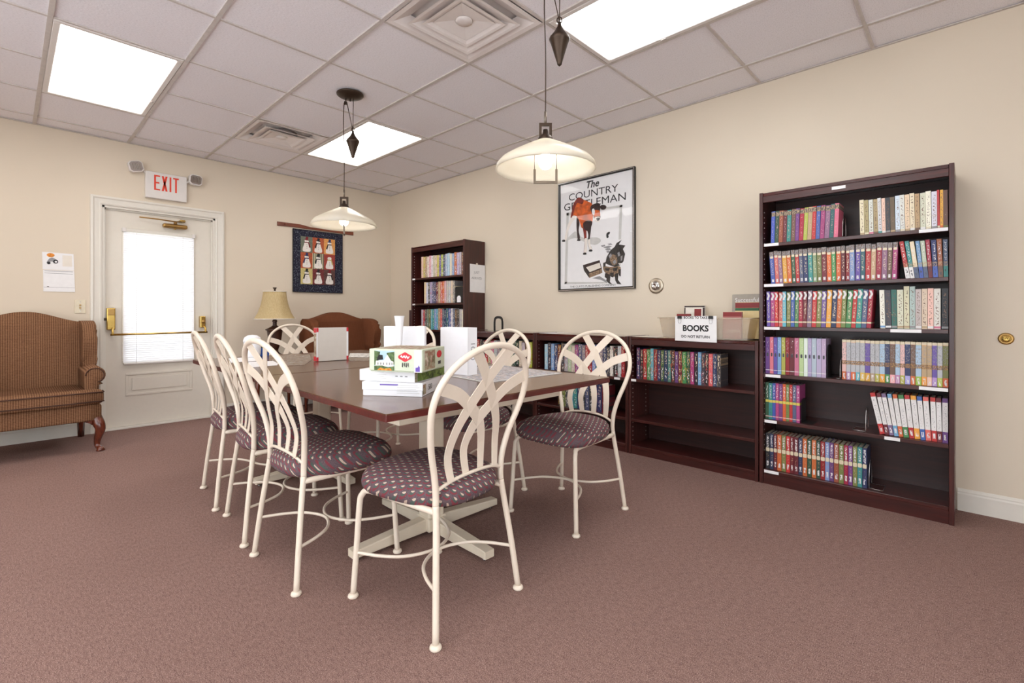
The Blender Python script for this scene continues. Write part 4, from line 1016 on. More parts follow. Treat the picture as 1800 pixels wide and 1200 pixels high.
for s, zz, ang in ((-1, 0.140, R(-14)), (1, 0.108, R(4))):
    arm = finish('lamp_arm', tube(bm_new(), [(s * 0.155, -0.03, zz - 0.035), (s * 0.195, -0.03, zz - 0.012)], 0.011, 8), 'white_metal', t)
    b = bm_new(); out = [(0.066 * math.cos(R(45) + k * R(90) + d), 0.060 * math.sin(R(45) + k * R(90) + d)) for k in range(4) for d in (-0.22, 0.22)]
    plate(b, out, 0.05, lambda u, v, w: (u, -w, v), 0.006, 2)
    hd = finish('lamp_head', b, 'white_metal', t); hd.location = (s * 0.235, -0.018, zz); hd.rotation_euler = (0, ang, 0)
    b = bm_new(); plate(b, [(u * 0.82, v * 0.82) for u, v in out], 0.004, lambda u, v, w: (u, -0.0505 - w, v), 0.0015, 1); finish('reflector', b, 'chrome', hd)
    b = bm_new()
    for k in range(5): box(b, -0.026 + k * 0.012, -0.022 + k * 0.012, -0.0562, -0.0546, -0.028, 0.026 - 0.006 * (k % 2))
    finish('lens_rib', b, 'bronze_light', hd)

# ================================================================== WALL ITEMS, back wall
t = thing('wall_calendar', 'white wall calendar with a small tractor picture, left of the door', 'calendar', (-3.222, -0.001, 1.392))
fr = lambda u, v, w: (u, -0.002 - w, v)
finish('upper_sheet', plate(bm_new(), [(-0.100, 0.020), (0.094, 0.020), (0.090, 0.160), (-0.104, 0.164)], 0.002, lambda u, v, w: (u, -w, v)), 'paper', t)
finish('lower_sheet', plate(bm_new(), [(-0.096, -0.163), (0.100, -0.163), (0.094, 0.016), (-0.098, 0.016)], 0.003, lambda u, v, w: (u, -w, v)), 'paper', t)
g1 = lambda u, v, w: (u, -0.0024 - w, v); g2 = lambda u, v, w: (u, -0.0030 - w, v); g3 = lambda u, v, w: (u, -0.0036 - w, v)
poly('picture_field', [(0.020, 0.052), (0.080, 0.052), (0.080, 0.146), (0.020, 0.146)], 'paper_warm', t, g1)
poly('orange_sun', ell(-0.052, 0.140, 0.024, 0.017, 16), 'orange_flower', t, g1)
poly('tractor', [(-0.078, 0.072), (-0.060, 0.078), (-0.050, 0.088), (-0.030, 0.082), (-0.010, 0.078), (-0.006, 0.096), (-0.024, 0.112), (-0.044, 0.120), (-0.062, 0.110), (-0.072, 0.090)], 'grey_ink', t, g2)
for c_ in ((-0.022, 0.088, 0.016), (-0.064, 0.074, 0.011)): poly('wheel', ell(c_[0], c_[1], c_[2], c_[2], 14), 'ink', t, g3)
poly('wheel_centre', ell(-0.020, 0.087, 0.008, 0.008, 12), 'paper', t, lambda u, v, w: (u, -0.0042 - w, v))
for z, x0, x1, hh, mt in ((0.006, -0.09, 0.086, 0.004, 'grey_ink'), (-0.012, -0.09, 0.086, 0.003, 'grey_ink'), (-0.128, -0.094, 0.098, 0.002, 'grey_ink'), (-0.125, -0.074, -0.062, 0.004, 'ink')):
    poly('rule', [(x0, z), (x1, z), (x1, z + hh), (x0, z + hh)], mt, t, lambda u, v, w: (u, -0.0032 - w, v))
t = thing('light_switch', 'almond double light switch plate left of the door', 'light switch', (-3.090, -0.0005, 1.106))
finish('plate', box(bm_new(), -0.036, 0.036, -0.006, 0, -0.058, 0.058, 0.002, 1), 'almond', t)
for zz in (0.012, -0.012): finish('toggle', box(bm_new(), -0.0055, 0.0055, -0.016, -0.006, zz - 0.006, zz + 0.006, 0.001, 1), 'grey_ink' if False else 'brass_dull', t)
for zz in (0.04, -0.04): finish('screw', lathe(bm_new(), [(0.003, 0), (0.003, 0.001)], 8), 'silver', t).matrix_local = Matrix.Translation((0, -0.006, zz)) @ Matrix.Rotation(R(90), 4, 'X')

# quilt
t = thing('snowman_quilt', 'small dark blue quilt with nine snowmen hanging on the wall', 'quilt', (-0.990, -0.020, 1.648))
QW, QH = 0.293, 0.352
b = bm_new(); N = 12
grid = [[b.verts.new((-QW + 2*QW*i/N, 0.003 * math.sin(i * 1.3), QH - 2*QH*j/8)) for i in range(N + 1)] for j in range(9)]
back = [[b.verts.new((-QW + 2*QW*i/N, 0.008 + 0.003 * math.sin(i * 1.3), QH - 2*QH*j/8)) for i in range(N + 1)] for j in range(9)]
for G, fl in ((grid, 0), (back, 1)):
    for j in range(8):
        for i in range(N): b.faces.new((G[j][i], G[j][i+1], G[j+1][i+1], G[j+1][i]))
for i in range(N): b.faces.new((grid[0][i], grid[0][i+1], back[0][i+1], back[0][i])); b.faces.new((grid[8][i], grid[8][i+1], back[8][i+1], back[8][i]))
for j in range(8): b.faces.new((grid[j][0], grid[j+1][0], back[j+1][0], back[j][0])); b.faces.new((grid[j][N], grid[j+1][N], back[j+1][N], back[j][N]))
finish('quilt_border', b, 'quilt_border', t)
b = bm_new(); e = 0.007
for q in ((-QW - e, QW + e, -QH - e, -QH), (-QW - e, QW + e, QH, QH + e), (-QW - e, -QW, -QH, QH), (QW, QW + e, -QH, QH)): box(b, q[0], q[1], -0.003, 0.010, q[2], q[3], 0.002, 1)
finish('binding', b, 'hat_black', t)
cols9 = ['quilt_green', 'quilt_rust', 'quilt_gold', 'quilt_rust', 'quilt_stripe', 'quilt_brick', 'quilt_olive', 'quilt_maroon', 'quilt_plum']
hats = ['hat_red', 'hat_black', 'navy', 'navy', 'hat_black', None, 'hat_black', 'hat_black', 'hat_red']
side9 = [1, -1, -1, -1, -1, 1, -1, -1, 1]; scarf9 = ['hat_red', 'hat_black', 'hat_black', 'navy', 'hat_black', 'quilt_olive', 'hat_black', 'quilt_plum', 'hat_black']
BW, BH = 0.137, 0.182
for k in range(9):
    cx, cz = (k % 3 - 1) * BW - 0.008, (1 - k // 3) * BH + 0.008
    F = lambda off: (lambda u, v, w: (cx + u, -0.004 - off - w, cz + v))
    blk_ = finish('quilt_block', plate(bm_new(), [(-BW/2, -BH/2), (BW/2, -BH/2), (BW/2, BH/2), (-BW/2, BH/2)], 0.002, F(0)), cols9[k], t)
    sd_ = side9[k]; th = 0.0012
    body = ell(0, -0.045, 0.047, 0.036, 22)
    outl = [(-0.046, -0.052), (-0.036, -0.080), (0.036, -0.080), (0.046, -0.052), (0.034, -0.012), (0.026, 0.016), (0.020, 0.024), (0.024, 0.042), (0.016, 0.058), (-0.016, 0.058), (-0.024, 0.042), (-0.020, 0.024), (-0.026, 0.016), (-0.034, -0.012)]
    finish('snowman_body', plate(bm_new(), [(p.x, p.y) for p in catmull([(a, c, 0) for a, c in outl], 3, True)], th, F(0.002)), 'snow', blk_)
    if hats[k]:
        finish('hat', plate(bm_new(), [(-0.026, 0.052), (0.024, 0.046), (0.025, 0.053), (0.014, 0.056), (0.018, 0.086), (-0.010, 0.088), (-0.013, 0.060), (-0.026, 0.059)], th, F(0.0033)), hats[k], blk_)
    finish('scarf', plate(bm_new(), [(-0.024, 0.018), (0.024, 0.018), (0.024, 0.028), (-0.024, 0.028)] if sd_ > 0 else [(-0.024, 0.018), (0.024, 0.018), (0.024, 0.028), (-0.024, 0.028)], th, F(0.0033)), scarf9[k], blk_)
    finish('scarf_tail', plate(bm_new(), [(sd_ * 0.016, 0.020), (sd_ * 0.026, 0.022), (sd_ * 0.044, -0.028), (sd_ * 0.028, -0.034)][::sd_], th, F(0.0046)), scarf9[k], blk_)
    b = bm_new()
    for zz in (-0.002, -0.022, -0.042): plate(b, ell(0.002, zz, 0.0032, 0.0036, 8), 0.0012, F(0.0034))
    plate(b, [(0.0, 0.040), (0.0, 0.036), (-0.016 * sd_, 0.036)][::(1 if sd_ > 0 else -1)], 0.001, F(0.0034))
    finish('buttons', b, 'ink', blk_)
t = thing('quilt_hanger', 'carved reddish wooden rail holding up the snowman quilt', 'rail', (-1.0, -0.001, 2.022))
o = [(-0.455, 0.040), (-0.455, -0.006), (-0.30, 0.0), (0.30, -0.006), (0.455, -0.010), (0.455, 0.034), (0.30, 0.024), (0.16, 0.020), (-0.08, 0.022), (-0.20, 0.040), (-0.32, 0.040)]
finish('board', plate(bm_new(), o, 0.016, lambda u, v, w: (u, -w, v), 0.003, 1), 'rod_wood', t)
for xx in (-0.37, 0.37): finish('knob', sphere(bm_new(), (xx, -0.022, 0.026), 0.012, 8), 'rod_wood', t)

# ================================================================== WALL ITEMS, right wall
# poster; local u runs to the right (-y), v up
PWd, PHt = 0.775, 0.985
t = thing('framed_poster', 'black-framed magazine cover poster of a calf and a rooster', 'poster', (0, -3.188, 1.740))
def pf(off): return lambda u, v, w: (-0.012 - off - w, -u, v)
b = bm_new(); hw, hh, fw = PWd / 2, PHt / 2, 0.020
for q in ((-hw, hw, -hh, -hh + fw), (-hw, hw, hh - fw, hh), (-hw, -hw + fw, -hh + fw, hh - fw), (hw - fw, hw, -hh + fw, hh - fw)): box(b, -0.026, -0.001, -q[1], -q[0], q[2], q[3], 0.002, 1)
fm = finish('frame', b, 'black_frame', t)
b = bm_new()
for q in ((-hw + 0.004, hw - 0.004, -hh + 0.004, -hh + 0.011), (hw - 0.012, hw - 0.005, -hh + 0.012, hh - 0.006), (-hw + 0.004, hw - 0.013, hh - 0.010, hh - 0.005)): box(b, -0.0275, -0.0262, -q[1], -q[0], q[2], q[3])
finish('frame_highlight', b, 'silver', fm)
finish('print', plate(bm_new(), [(-hw + fw, -hh + fw), (hw - fw, -hh + fw), (hw - fw, hh - fw), (-hw + fw, hh - fw)], 0.002, lambda u, v, w: (-0.010 - w, -u, v)), 'paper', t)
def D(x, y):                 # drawing units of the print -> metres on the print
    s_ = (x - 118) / 607.0; top = 214 - 136 * s_
    return ((s_ - 0.5) * PWd, ((1061 - y) / (1061 - top) - 0.5) * PHt)
def art(name, pts, mat, off, smooth=True):
    q = [D(*p) for p in pts]
    if smooth: q = [(p.x, p.y) for p in catmull([(a, c, 0) for a, c in q], 3, True)]
    return finish(name, plate(bm_new(), q, 0.0003, pf(off)), mat, t)
# grey picture border behind the calf
b = bm_new()
for q in ([(186, 442), (206, 438), (190, 1000), (168, 1004)], [(186, 442), (632, 384), (632, 402), (186, 462)], [(612, 388), (632, 384), (622, 660), (604, 664)], [(170, 988), (520, 1000), (520, 1010), (168, 1006)]):
    plate(b, [D(*p) for p in q], 0.0003, pf(0.0003))
finish('picture_border', b, 'pale_grey', t)
art('shadow', [(180, 660), (255, 590), (290, 610), (330, 640), (440, 640), (470, 670), (420, 700), (330, 670), (260, 640)], 'pale_grey', 0.0007)
art('calf_body', [(262, 345), (290, 318), (330, 335), (368, 352), (398, 368), (412, 420), (405, 500), (395, 540), (375, 585), (345, 570), (315, 560), (300, 515), (275, 470), (245, 462), (222, 478), (232, 430), (244, 380)], 'calf_orange', 0.0012)
art('calf_back', [(262, 345), (290, 318), (330, 335), (322, 372), (290, 362), (270, 372), (252, 425), (236, 470), (222, 480), (232, 430), (244, 380)], 'calf_red', 0.0016)
art('calf_chest', [(330, 520), (372, 500), (402, 515), (396, 548), (375, 588), (350, 580), (332, 560)], 'calf_dark', 0.0016)
art('calf_head', [(388, 392), (420, 370), (458, 368), (466, 400), (462, 440), (468, 480), (458, 512), (432, 514), (418, 490), (408, 455), (392, 430)], 'calf_dark', 0.0016)
art('calf_face', [(408, 428), (436, 420), (462, 430), (464, 470), (440, 470), (424, 480), (412, 462)], 'calf_orange', 0.0020)
art('calf_blaze', [(400, 420), (414, 408), (424, 430), (418, 460), (404, 452)], 'paper', 0.0024)
art('calf_muzzle', [(418, 484), (446, 474), (466, 482), (460, 512), (434, 516)], 'snow', 0.0024)
art('calf_nose', [(436, 486), (462, 482), (460, 500), (444, 506)], 'ink', 0.0028)
art('calf_ear', [(462, 392), (484, 380), (512, 390), (508, 412), (486, 420), (468, 410)], 'calf_dark', 0.0020)
art('calf_leg', [(326, 556), (352, 570), (356, 640), (362, 700), (352, 760), (332, 768), (340, 690), (334, 620)], 'calf_red', 0.0012)
art('calf_leg', [(364, 580), (392, 548), (388, 610), (380, 680), (402, 730), (384, 744), (366, 690), (370, 620)], 'calf_dark', 0.0010)
art('calf_leg', [(244, 462), (276, 470), (250, 500), (222, 540), (200, 590), (188, 650), (170, 662), (178, 600), (200, 530), (222, 480)], 'snow', 0.0012)
art('calf_leg', [(276, 470), (298, 520), (290, 580), (302, 640), (284, 656), (276, 600), (272, 540)], 'calf_dark', 0.0010)
art('calf_leg_white', [(340, 650), (362, 650), (360, 740), (350, 764), (334, 764), (342, 700)], 'snow', 0.0017)
art('calf_leg_white', [(368, 660), (384, 656), (388, 700), (402, 732), (386, 744), (370, 700)], 'snow', 0.0017)
for c_ in ((162, 662), (292, 658), (342, 768), (390, 744)): art('hoof', [(c_[0] - 14, c_[1] + 6), (c_[0] - 10, c_[1] - 8), (c_[0] + 10, c_[1] - 8), (c_[0] + 13, c_[1] + 6)], 'ink', 0.0021)
art('trough_front', [(326, 858), (374, 928), (378, 962), (334, 900)], 'rooster_dark', 0.0012, False)
art('trough_side', [(374, 928), (478, 892), (482, 925), (378, 962)], 'rooster_brown', 0.0012, False)
art('trough_inside', [(326, 858), (460, 822), (478, 892), (374, 928)], 'calf_dark', 0.0009, False)
art('trough_feed', [(352, 876), (462, 842), (470, 884), (382, 916)], 'paper_warm', 0.0014, False)
art('rooster_body', [(515, 800), (545, 745), (575, 720), (590, 690), (628, 665), (606, 702), (654, 712), (636, 740), (652, 780), (640, 840), (612, 872), (580, 880), (545, 870), (505, 850)], 'rooster_dark', 0.0012, False)
art('rooster_hackle', [(540, 800), (565, 780), (590, 800), (594, 850), (566, 868), (545, 840)], 'rooster_brown', 0.0017)
art('rooster_breast', [(490, 870), (540, 880), (610, 876), (618, 910), (580, 960), (520, 940), (492, 905)], 'rooster_brown', 0.0010)
art('rooster_foot', [(520, 935), (545, 940), (540, 1000), (560, 1024), (530, 1010), (512, 990)], 'rooster_dark', 0.0014, False)
art('rooster_foot', [(575, 940), (604, 930), (600, 985), (626, 1024), (594, 1018), (580, 990)], 'rooster_dark', 0.0014, False)
for pts in ([(470, 706), (500, 700), (506, 712), (480, 718)], [(486, 722), (530, 708), (556, 716), (520, 732)], [(500, 736), (540, 728), (548, 744), (516, 748)], [(520, 694), (548, 690), (560, 704), (534, 704)], [(512, 752), (536, 748), (540, 764), (520, 766)]):
    art('hen_feather', pts, 'grey_ink', 0.0007, False)
art('hen_comb', [(514, 612), (526, 600), (540, 600), (536, 616), (528, 622), (530, 640), (518, 648), (512, 632)], 'ink', 0.0007)
for pts in ([(530, 790), (548, 770), (556, 790), (540, 812)], [(596, 770), (612, 760), (616, 790), (604, 800)], [(560, 838), (580, 822), (590, 846), (572, 862)], [(620, 800), (634, 790), (632, 830), (620, 836)]):
    art('rooster_feather', pts, 'grey_ink', 0.0021, False)
for pts in ([(488, 846), (510, 838), (506, 872), (490, 880)], [(500, 888), (540, 890), (530, 914), (508, 908)], [(560, 892), (600, 884), (590, 916), (566, 914)], [(540, 930), (570, 926), (566, 966), (548, 960)], [(502, 930), (522, 930), (516, 970), (500, 960)], [(604, 905), (622, 900), (620, 960), (606, 950)]):
    art('rooster_feather', pts, 'rooster_dark', 0.0019, False)
art('straw', [(400, 965), (460, 950), (510, 985), (520, 1010), (470, 980)], 'grey_ink', 0.0007, False)
def ptext(body, x, y, size, ang=0.0, shear=0.0, bold=0.0, mat='ink', sx=1.0):
    cx, cy = D(x, y)
    text_mesh('lettering', body, size, mat, t, lambda u, v: pf(0.0009)(cx + u * math.cos(ang) - v * math.sin(ang), cy + v * math.cos(ang) + u * math.sin(ang), 0), shear=shear, bold=bold, sx=sx)
ptext('The', 400, 214, 0.086, shear=0.25, bold=0.002)
ptext('COUNTRY', 402, 286, 0.088, sx=1.20)
ptext('GENTLEMAN', 412, 360, 0.090, sx=1.22)
ptext('THE CURTIS PUBLISHING COMPANY', 400, 1027, 0.024, mat='ink', sx=1.2)
ptext('Vol. 12  No. 4', 235, 236, 0.020, mat='grey_ink') if False else None
o = finish('glazing', plate(bm_new(), [(-hw + fw, -hh + fw), (hw - fw, -hh + fw), (hw - fw, hh - fw), (-hw + fw, hh - fw)], 0.001, pf(0.008)), 'poster_glass', t)
# round plates on the wall
def rosette(label, y, z, r, m1, m2, name):
    t = thing(name, label, 'wall plate', (-0.0005, y, z))
    rot = Matrix.Rotation(R(-90), 4, 'Y')
    def add(nm, prof, mt):
        o = finish(nm, lathe(bm_new(), prof, 32), mt, t); o.matrix_local = rot; return o
    add('escutcheon', [(r, 0), (r, 0.004), (r * 0.92, 0.009), (r * 0.75, 0.011), (r * 0.6, 0.008)], m1)
    add('knob', [(r * 0.58, 0.006), (r * 0.58, 0.014), (r * 0.50, 0.024), (r * 0.42, 0.022), (r * 0.40, 0.030), (r * 0.26, 0.036), (r * 0.22, 0.032), (0.001, 0.033)], m2)
rosette('round brushed nickel plate with a knob on the wall beside the poster', -3.748, 1.262, 0.062, 'nickel', 'chrome', 'door_stop_plate')
rosette('small round brass plate on the wall at the right edge', -5.650, 0.918, 0.030, 'brass_dull', 'brass', 'brass_wall_plate')
# sheet on the side of the far bookcase
t = thing('notice_sheet', 'white handwritten notice taped to the side of the far bookcase', 'notice', (-0.115, -1.8095, 1.412))
finish('sheet', plate(bm_new(), [(-0.105, -0.145), (0.108, -0.148), (0.108, 0.142), (-0.105, 0.146)], 0.0012, lambda u, v, w: (u, -w, v)), 'paper', t)
for body, z in (('JUST', 0.060), ('ARRIVED', 0.0)):
    text_mesh('lettering', body, 0.034, 'grey_ink', t, lambda u, v, z=z: (u - 0.01, -0.0016, z + v), sx=1.1)
finish('tape', box(bm_new(), -0.02, 0.005, -0.0026, -0.0013, 0.14, 0.158), 'paper_warm', t)

# ================================================================== BOOK TUB on the low bookcase
ZL = 0.8725
t = thing('storage_tub', 'clear plastic tub of giveaway books on a low bookcase', 'tub', (-0.155, -4.218, ZL))
b = bm_new()
def rect_ring(x, y, z): return [b.verts.new(p) for p in ((-x, -y, z), (x, -y, z), (x, y, z), (-x, y, z))]
R0, R1, R2, R3 = rect_ring(0.115, 0.280, 0.001), rect_ring(0.130, 0.305, 0.145), rect_ring(0.127, 0.302, 0.145), rect_ring(0.112, 0.277, 0.004)
for A, B in ((R0, R1), (R1, R2), (R2, R3)):
    for i in range(4): b.faces.new((A[i], A[(i+1) % 4], B[(i+1) % 4], B[i]))
b.faces.new(R0); b.faces.new(R3)
tb = finish('tub_body', b, 'tub', t)
b = bm_new()
for q in ((-0.140, 0.140, -0.315, -0.3055), (-0.140, 0.140, 0.3055, 0.315), (-0.140, -0.1305, -0.3055, 0.3055), (0.1305, 0.140, -0.3055, 0.3055)): box(b, q[0], q[1], q[2], q[3], 0.139, 0.147, 0.001, 1)
finish('rim', b, 'tub', t)
sg = thing('paper_sign', 'white paper BOOKS sign clipped to the front of the plastic tub', 'sign', (-0.2975, -4.180, ZL))
finish('sheet', plate(bm_new(), [(-0.142, -0.014), (0.142, -0.018), (0.140, 0.158), (-0.141, 0.154)], 0.0012, lambda u, v, w: (-w, -u, v)), 'paper', sg)
SF = lambda cu, cv: (lambda u, v: (-0.0016, -(cu + u), cv + v))
text_mesh('lettering', 'BOOKS', 0.056, 'ink', sg, SF(0.0, 0.072), bold=0.0022, sx=0.95)
text_mesh('lettering', 'BOOKS TO TAKE', 0.022, 'ink', sg, SF(0.0, 0.145), bold=0.0006, sx=0.95)
text_mesh('lettering', 'DO NOT RETURN', 0.024, 'ink', sg, SF(0.0, 0.016), bold=0.0007, sx=1.0)
for uu in (-0.108, 0.104):
    c = finish('binder_clip', plate(bm_new(), [(uu - 0.016, 0.138), (uu + 0.016, 0.138), (uu + 0.014, 0.158), (uu - 0.014, 0.158)], 0.008, lambda u, v, w: (-0.0014 - w, -u, v), 0.001, 1), 'black', sg)
    finish('clip_wire', tube(bm_new(), [(-0.004, -(uu + a), z) for a, z in ((-0.008, 0.140), (-0.010, 0.118), (-0.006, 0.106), (0.006, 0.106), (0.010, 0.118), (0.008, 0.140))], 0.0011, 5), 'silver', c)
def loose_book(label, x, y, z, w, h, th, mat, lean=0, extra=None):
    t = thing('book', label, 'book', (x, y, z), 0, 'books in the plastic tub')
    t.rotation_euler = (0, R(lean), 0)
    finish('cover', box(bm_new(), -th, 0, -w/2, w/2, 0, h, 0.001, 1), mat, t)
    finish('pages', box(bm_new(), -th + 0.002, -0.002, -w/2 + 0.0005, w/2 - 0.003, 0.002, h + 0.0012), 'page', t)
    if extra:
        for (u0, u1, v0, v1, mt) in extra: finish('cover_print', box(bm_new(), -th - 0.0006, -th - 0.0001, -u1, -u0, v0, v1), mt, t)
    return t
plain('bk_rose', srgb(176, 112, 108), 0.6); plain('bk_greycover', srgb(168, 158, 146), 0.6); plain('bk_butter', srgb(228, 204, 150), 0.6); plain('bk_deepred', srgb(132, 34, 34), 0.5); plain('bk_forest', srgb(34, 92, 56), 0.5)
zt = ZL + 0.0055
bk1 = loose_book('tall grey book at the back right of the tub', -0.048, -4.430, zt, 0.190, 0.298, 0.018, 'bk_greycover', 3)
text_mesh('lettering', 'Successful', 0.040, 'paper', bk1, lambda u, v: (-0.0188, -u, 0.258 + v), sx=0.95)
loose_book('red, green and yellow book in the right of the tub', -0.092, -4.446, zt, 0.150, 0.242, 0.020, 'bk_butter', 3, [(-0.075, 0.075, 0.205, 0.240, 'bk_deepred'), (-0.075, 0.075, 0.186, 0.204, 'bk_forest')])
lb_ = loose_book('faded rose book with a red top band standing in the tub front', -0.205, -4.392, zt, 0.118, 0.178, 0.022, 'bk_rose', 2, [(-0.058, 0.058, 0.148, 0.176, 'bk_deepred')])
text_mesh('lettering', 'FAITH', 0.030, 'paper_warm', lb_, lambda u, v: (-0.0228, -u - 0.01, 0.050 + v))
loose_book('small cream book with red and brown picture behind the paper sign', -0.075, -4.085, zt, 0.150, 0.224, 0.020, 'paper_warm', 3, [(-0.074, 0.074, 0.212, 0.223, 'calf_dark'), (0.0, 0.05, 0.13, 0.20, 'bk_deepred'), (0.060, 0.074, 0.10, 0.21, 'calf_dark'), (-0.074, -0.066, 0.10, 0.21, 'calf_dark')])
loose_book('dark red book leaning behind the left clip of the sign', -0.150, -4.035, zt, 0.100, 0.165, 0.018, 'bk_deepred', 4)
tag(finish('paper_sheet', plate(bm_new(), [(-0.11, -0.10), (0.10, -0.13), (0.11, 0.09), (-0.10, 0.12)], 0.0012, lambda u, v, w: (-0.16 + u, -2.84 + v, ZL + w)), 'paper'), 'white sheet lying on the middle low bookcase', 'paper', 'sheets on the low bookcases')
tag(finish('paper_sheet', plate(bm_new(), [(-0.11, -0.13), (0.10, -0.11), (0.11, 0.12), (-0.12, 0.10)], 0.0012, lambda u, v, w: (-0.155 + u, -3.76 + v, ZL + w)), 'paper_warm'), 'white sheet lying on the low bookcase left of the tub', 'paper', 'sheets on the low bookcases')

# ================================================================== ON THE TABLES
def box_at(name, label, p0, p1, depth, z0, h, mat, lid=None, group='puzzle boxes on the tables', cat='puzzle box'):
    """box whose visible front face runs from p0 (left) to p1 (right) in plan; depth goes away from the viewer"""
    dx, dy = p1[0] - p0[0], p1[1] - p0[1]; L = math.hypot(dx, dy); rz = math.atan2(dy, dx)
    t = thing(name, label, cat, (p0[0], p0[1], z0), rz, group)
    if lid:
        finish('tray', box(bm_new(), 0.003, L - 0.003, 0.003, depth - 0.003, 0, h - lid, 0.001, 1), mat, t)
        finish('lid', box(bm_new(), 0, L, 0, depth, h - lid, h, 0.0015, 1), mat, t)
    else: finish('carton', box(bm_new(), 0, L, 0, depth, 0, h, 0.0015, 1), mat, t)
    return t, L
def front(t, name, pts, mat, off=0.0): return finish(name, plate(bm_new(), pts, 0.0003, lambda u, v, w: (u, -0.0005 - off - w, v)), mat, t)
def side(t, L, name, pts, mat, off=0.0): return finish(name, plate(bm_new(), pts, 0.0003, lambda u, v, w: (L + 0.0005 + off + w, u, v)), mat, t)
def rct(a, b_, c, d): return [(a, c), (b_, c), (b_, d), (a, d)]
zt = TZ + 0.0004
t, L = box_at('puzzle_box', 'cream puzzle box at the bottom of the stack on the near table', (-2.609, -3.880), (-2.474, -4.075), 0.225, zt, 0.052, 'white_card', 0.030)
for k in range(5): front(t, 'printed_line', rct(L * 0.58, L * (0.95 - 0.03 * (k % 3)), 0.012 + k * 0.007, 0.0135 + k * 0.007), 'pale_grey')
front(t, 'printed_line', rct(L * 0.30, L * 0.60, 0.040, 0.045), 'violet')
side(t, L, 'printed_picture', rct(0.004, 0.035, 0.008, 0.044), 'jigsaw_farm')
text_mesh('lettering', '500', 0.030, 'ink', t, lambda u, v: (L + 0.0009, 0.085 + u, 0.026 + v))
t, L = box_at('puzzle_box', 'white puzzle box with green leafy side in the middle of the stack', (-2.602, -3.850), (-2.500, -4.062), 0.250, zt + 0.053, 0.042, 'white_card')
for k in range(4): front(t, 'printed_line', rct(0.01, L * (0.5 - 0.05 * (k % 2)), 0.010 + k * 0.008, 0.0112 + k * 0.008), 'pale_grey')
for k in range(3): front(t, 'printed_line', rct(L * 0.66 + k * 0.02, L * 0.66 + k * 0.02 + 0.010, 0.020, 0.024), 'grey_ink')
text_mesh('lettering', 'III', 0.030, 'ink', t, lambda u, v: (L * 0.93 - v, -0.0009, 0.020 + u), sx=1.0) if False else None
side(t, L, 'printed_picture', rct(0.020, 0.245, 0.002, 0.040), 'jigsaw_green')
side(t, L, 'printed_picture', rct(0.001, 0.018, 0.002, 0.040), 'jigsaw_farm')
t, L = box_at('puzzle_box', 'pale green puzzle box with farmhouse picture and red badge, topmost of the stack', (-2.616, -3.945), (-2.514, -4.128), 0.205, zt + 0.096, 0.082, 'sage', 0.078)
fp = rct(L * 0.10, L * 0.48, 0.006, 0.076)
front(t, 'picture_sky', fp, 'sky_blue')
def fu(a, c): return (L * (0.10 + 0.38 * a), 0.006 + 0.070 * c)
front(t, 'picture_tree', [fu(*q) for q in ((0, .25), (.18, .3), (.3, .95), (0, 1))], 'green_leaf', 0.0004)
front(t, 'picture_tree', [fu(*q) for q in ((.72, .3), (1, .3), (1, .95), (.62, .9))], 'green_leaf', 0.0004)
front(t, 'picture_barn', [fu(*q) for q in ((.12, .5), (.45, .55), (.42, .78), (.22, .80))], 'ink', 0.0006)
front(t, 'picture_house', [fu(*q) for q in ((.06, .2), (.96, .2), (.96, .45), (.84, .50), (.66, .80), (.48, .50), (.08, .48))], 'snow', 0.0008)
for a in (.16, .30, .44, .60, .74, .86): front(t, 'picture_window', [fu(*q) for q in ((a, .28), (a + .06, .28), (a + .06, .40), (a, .40))], 'grey_ink', 0.0012)
front(t, 'picture_meadow', [fu(*q) for q in ((0, 0), (1, 0), (1, .22), (.7, .16), (.4, .24), (0, .22))], 'green_leaf', 0.0012)
front(t, 'picture_flowers', [fu(*q) for q in ((.15, 0), (.9, 0), (.8, .12), (.5, .08), (.3, .13))], 'orange_flower', 0.0016)
o = [(L * (0.68 + 0.115 * math.cos(a) * (1 + 0.12 * math.cos(2 * a))), 0.055 + 0.015 * math.sin(a) * (1 + 0.15 * math.cos(4 * a))) for a in [2*PI*k/24 for k in range(24)]]
front(t, 'red_badge', o, 'red')
b = bm_new(); sq = [(L * 0.60 + L * 0.16 * k / 12, 0.055 + 0.006 * math.sin(k * 1.7) * (1 if k % 3 else 0.4)) for k in range(13)]
ribbon(b, [(u, -0.0012, v) for u, v in sq], 0.004, 0.0004, (0, 1, 0)); finish('badge_script', b, 'paper', t)
for k in range(4): front(t, 'emblem', [(L * (0.62 + 0.035 * k), 0.020 + 0.006 * (k % 2)), (L * (0.645 + 0.035 * k), 0.018), (L * (0.64 + 0.035 * k), 0.034), (L * (0.625 + 0.035 * k), 0.036)], 'rooster_dark')
front(t, 'white_column', rct(L * 0.85, L * 0.985, 0.001, 0.080), 'white_card')
front(t, 'violet_mark', [(L * 0.875, 0.004), (L * 0.955, 0.004), (L * 0.955, 0.020), (L * 0.935, 0.028), (L * 0.92, 0.020), (L * 0.875, 0.018)], 'violet', 0.0005)
side(t, L, 'side_picture', rct(0.018, 0.110, 0.008, 0.076), 'jigsaw_farm')
side(t, L, 'side_badge', ell(0.150, 0.056, 0.024, 0.014, 16), 'red'); side(t, L, 'side_emblem', rct(0.14, 0.165, 0.018, 0.030), 'rooster_dark')
finish('top_picture', box(bm_new(), 0.015, L - 0.015, 0.015, 0.19, 0.0822, 0.0826), 'jigsaw_farm', t)
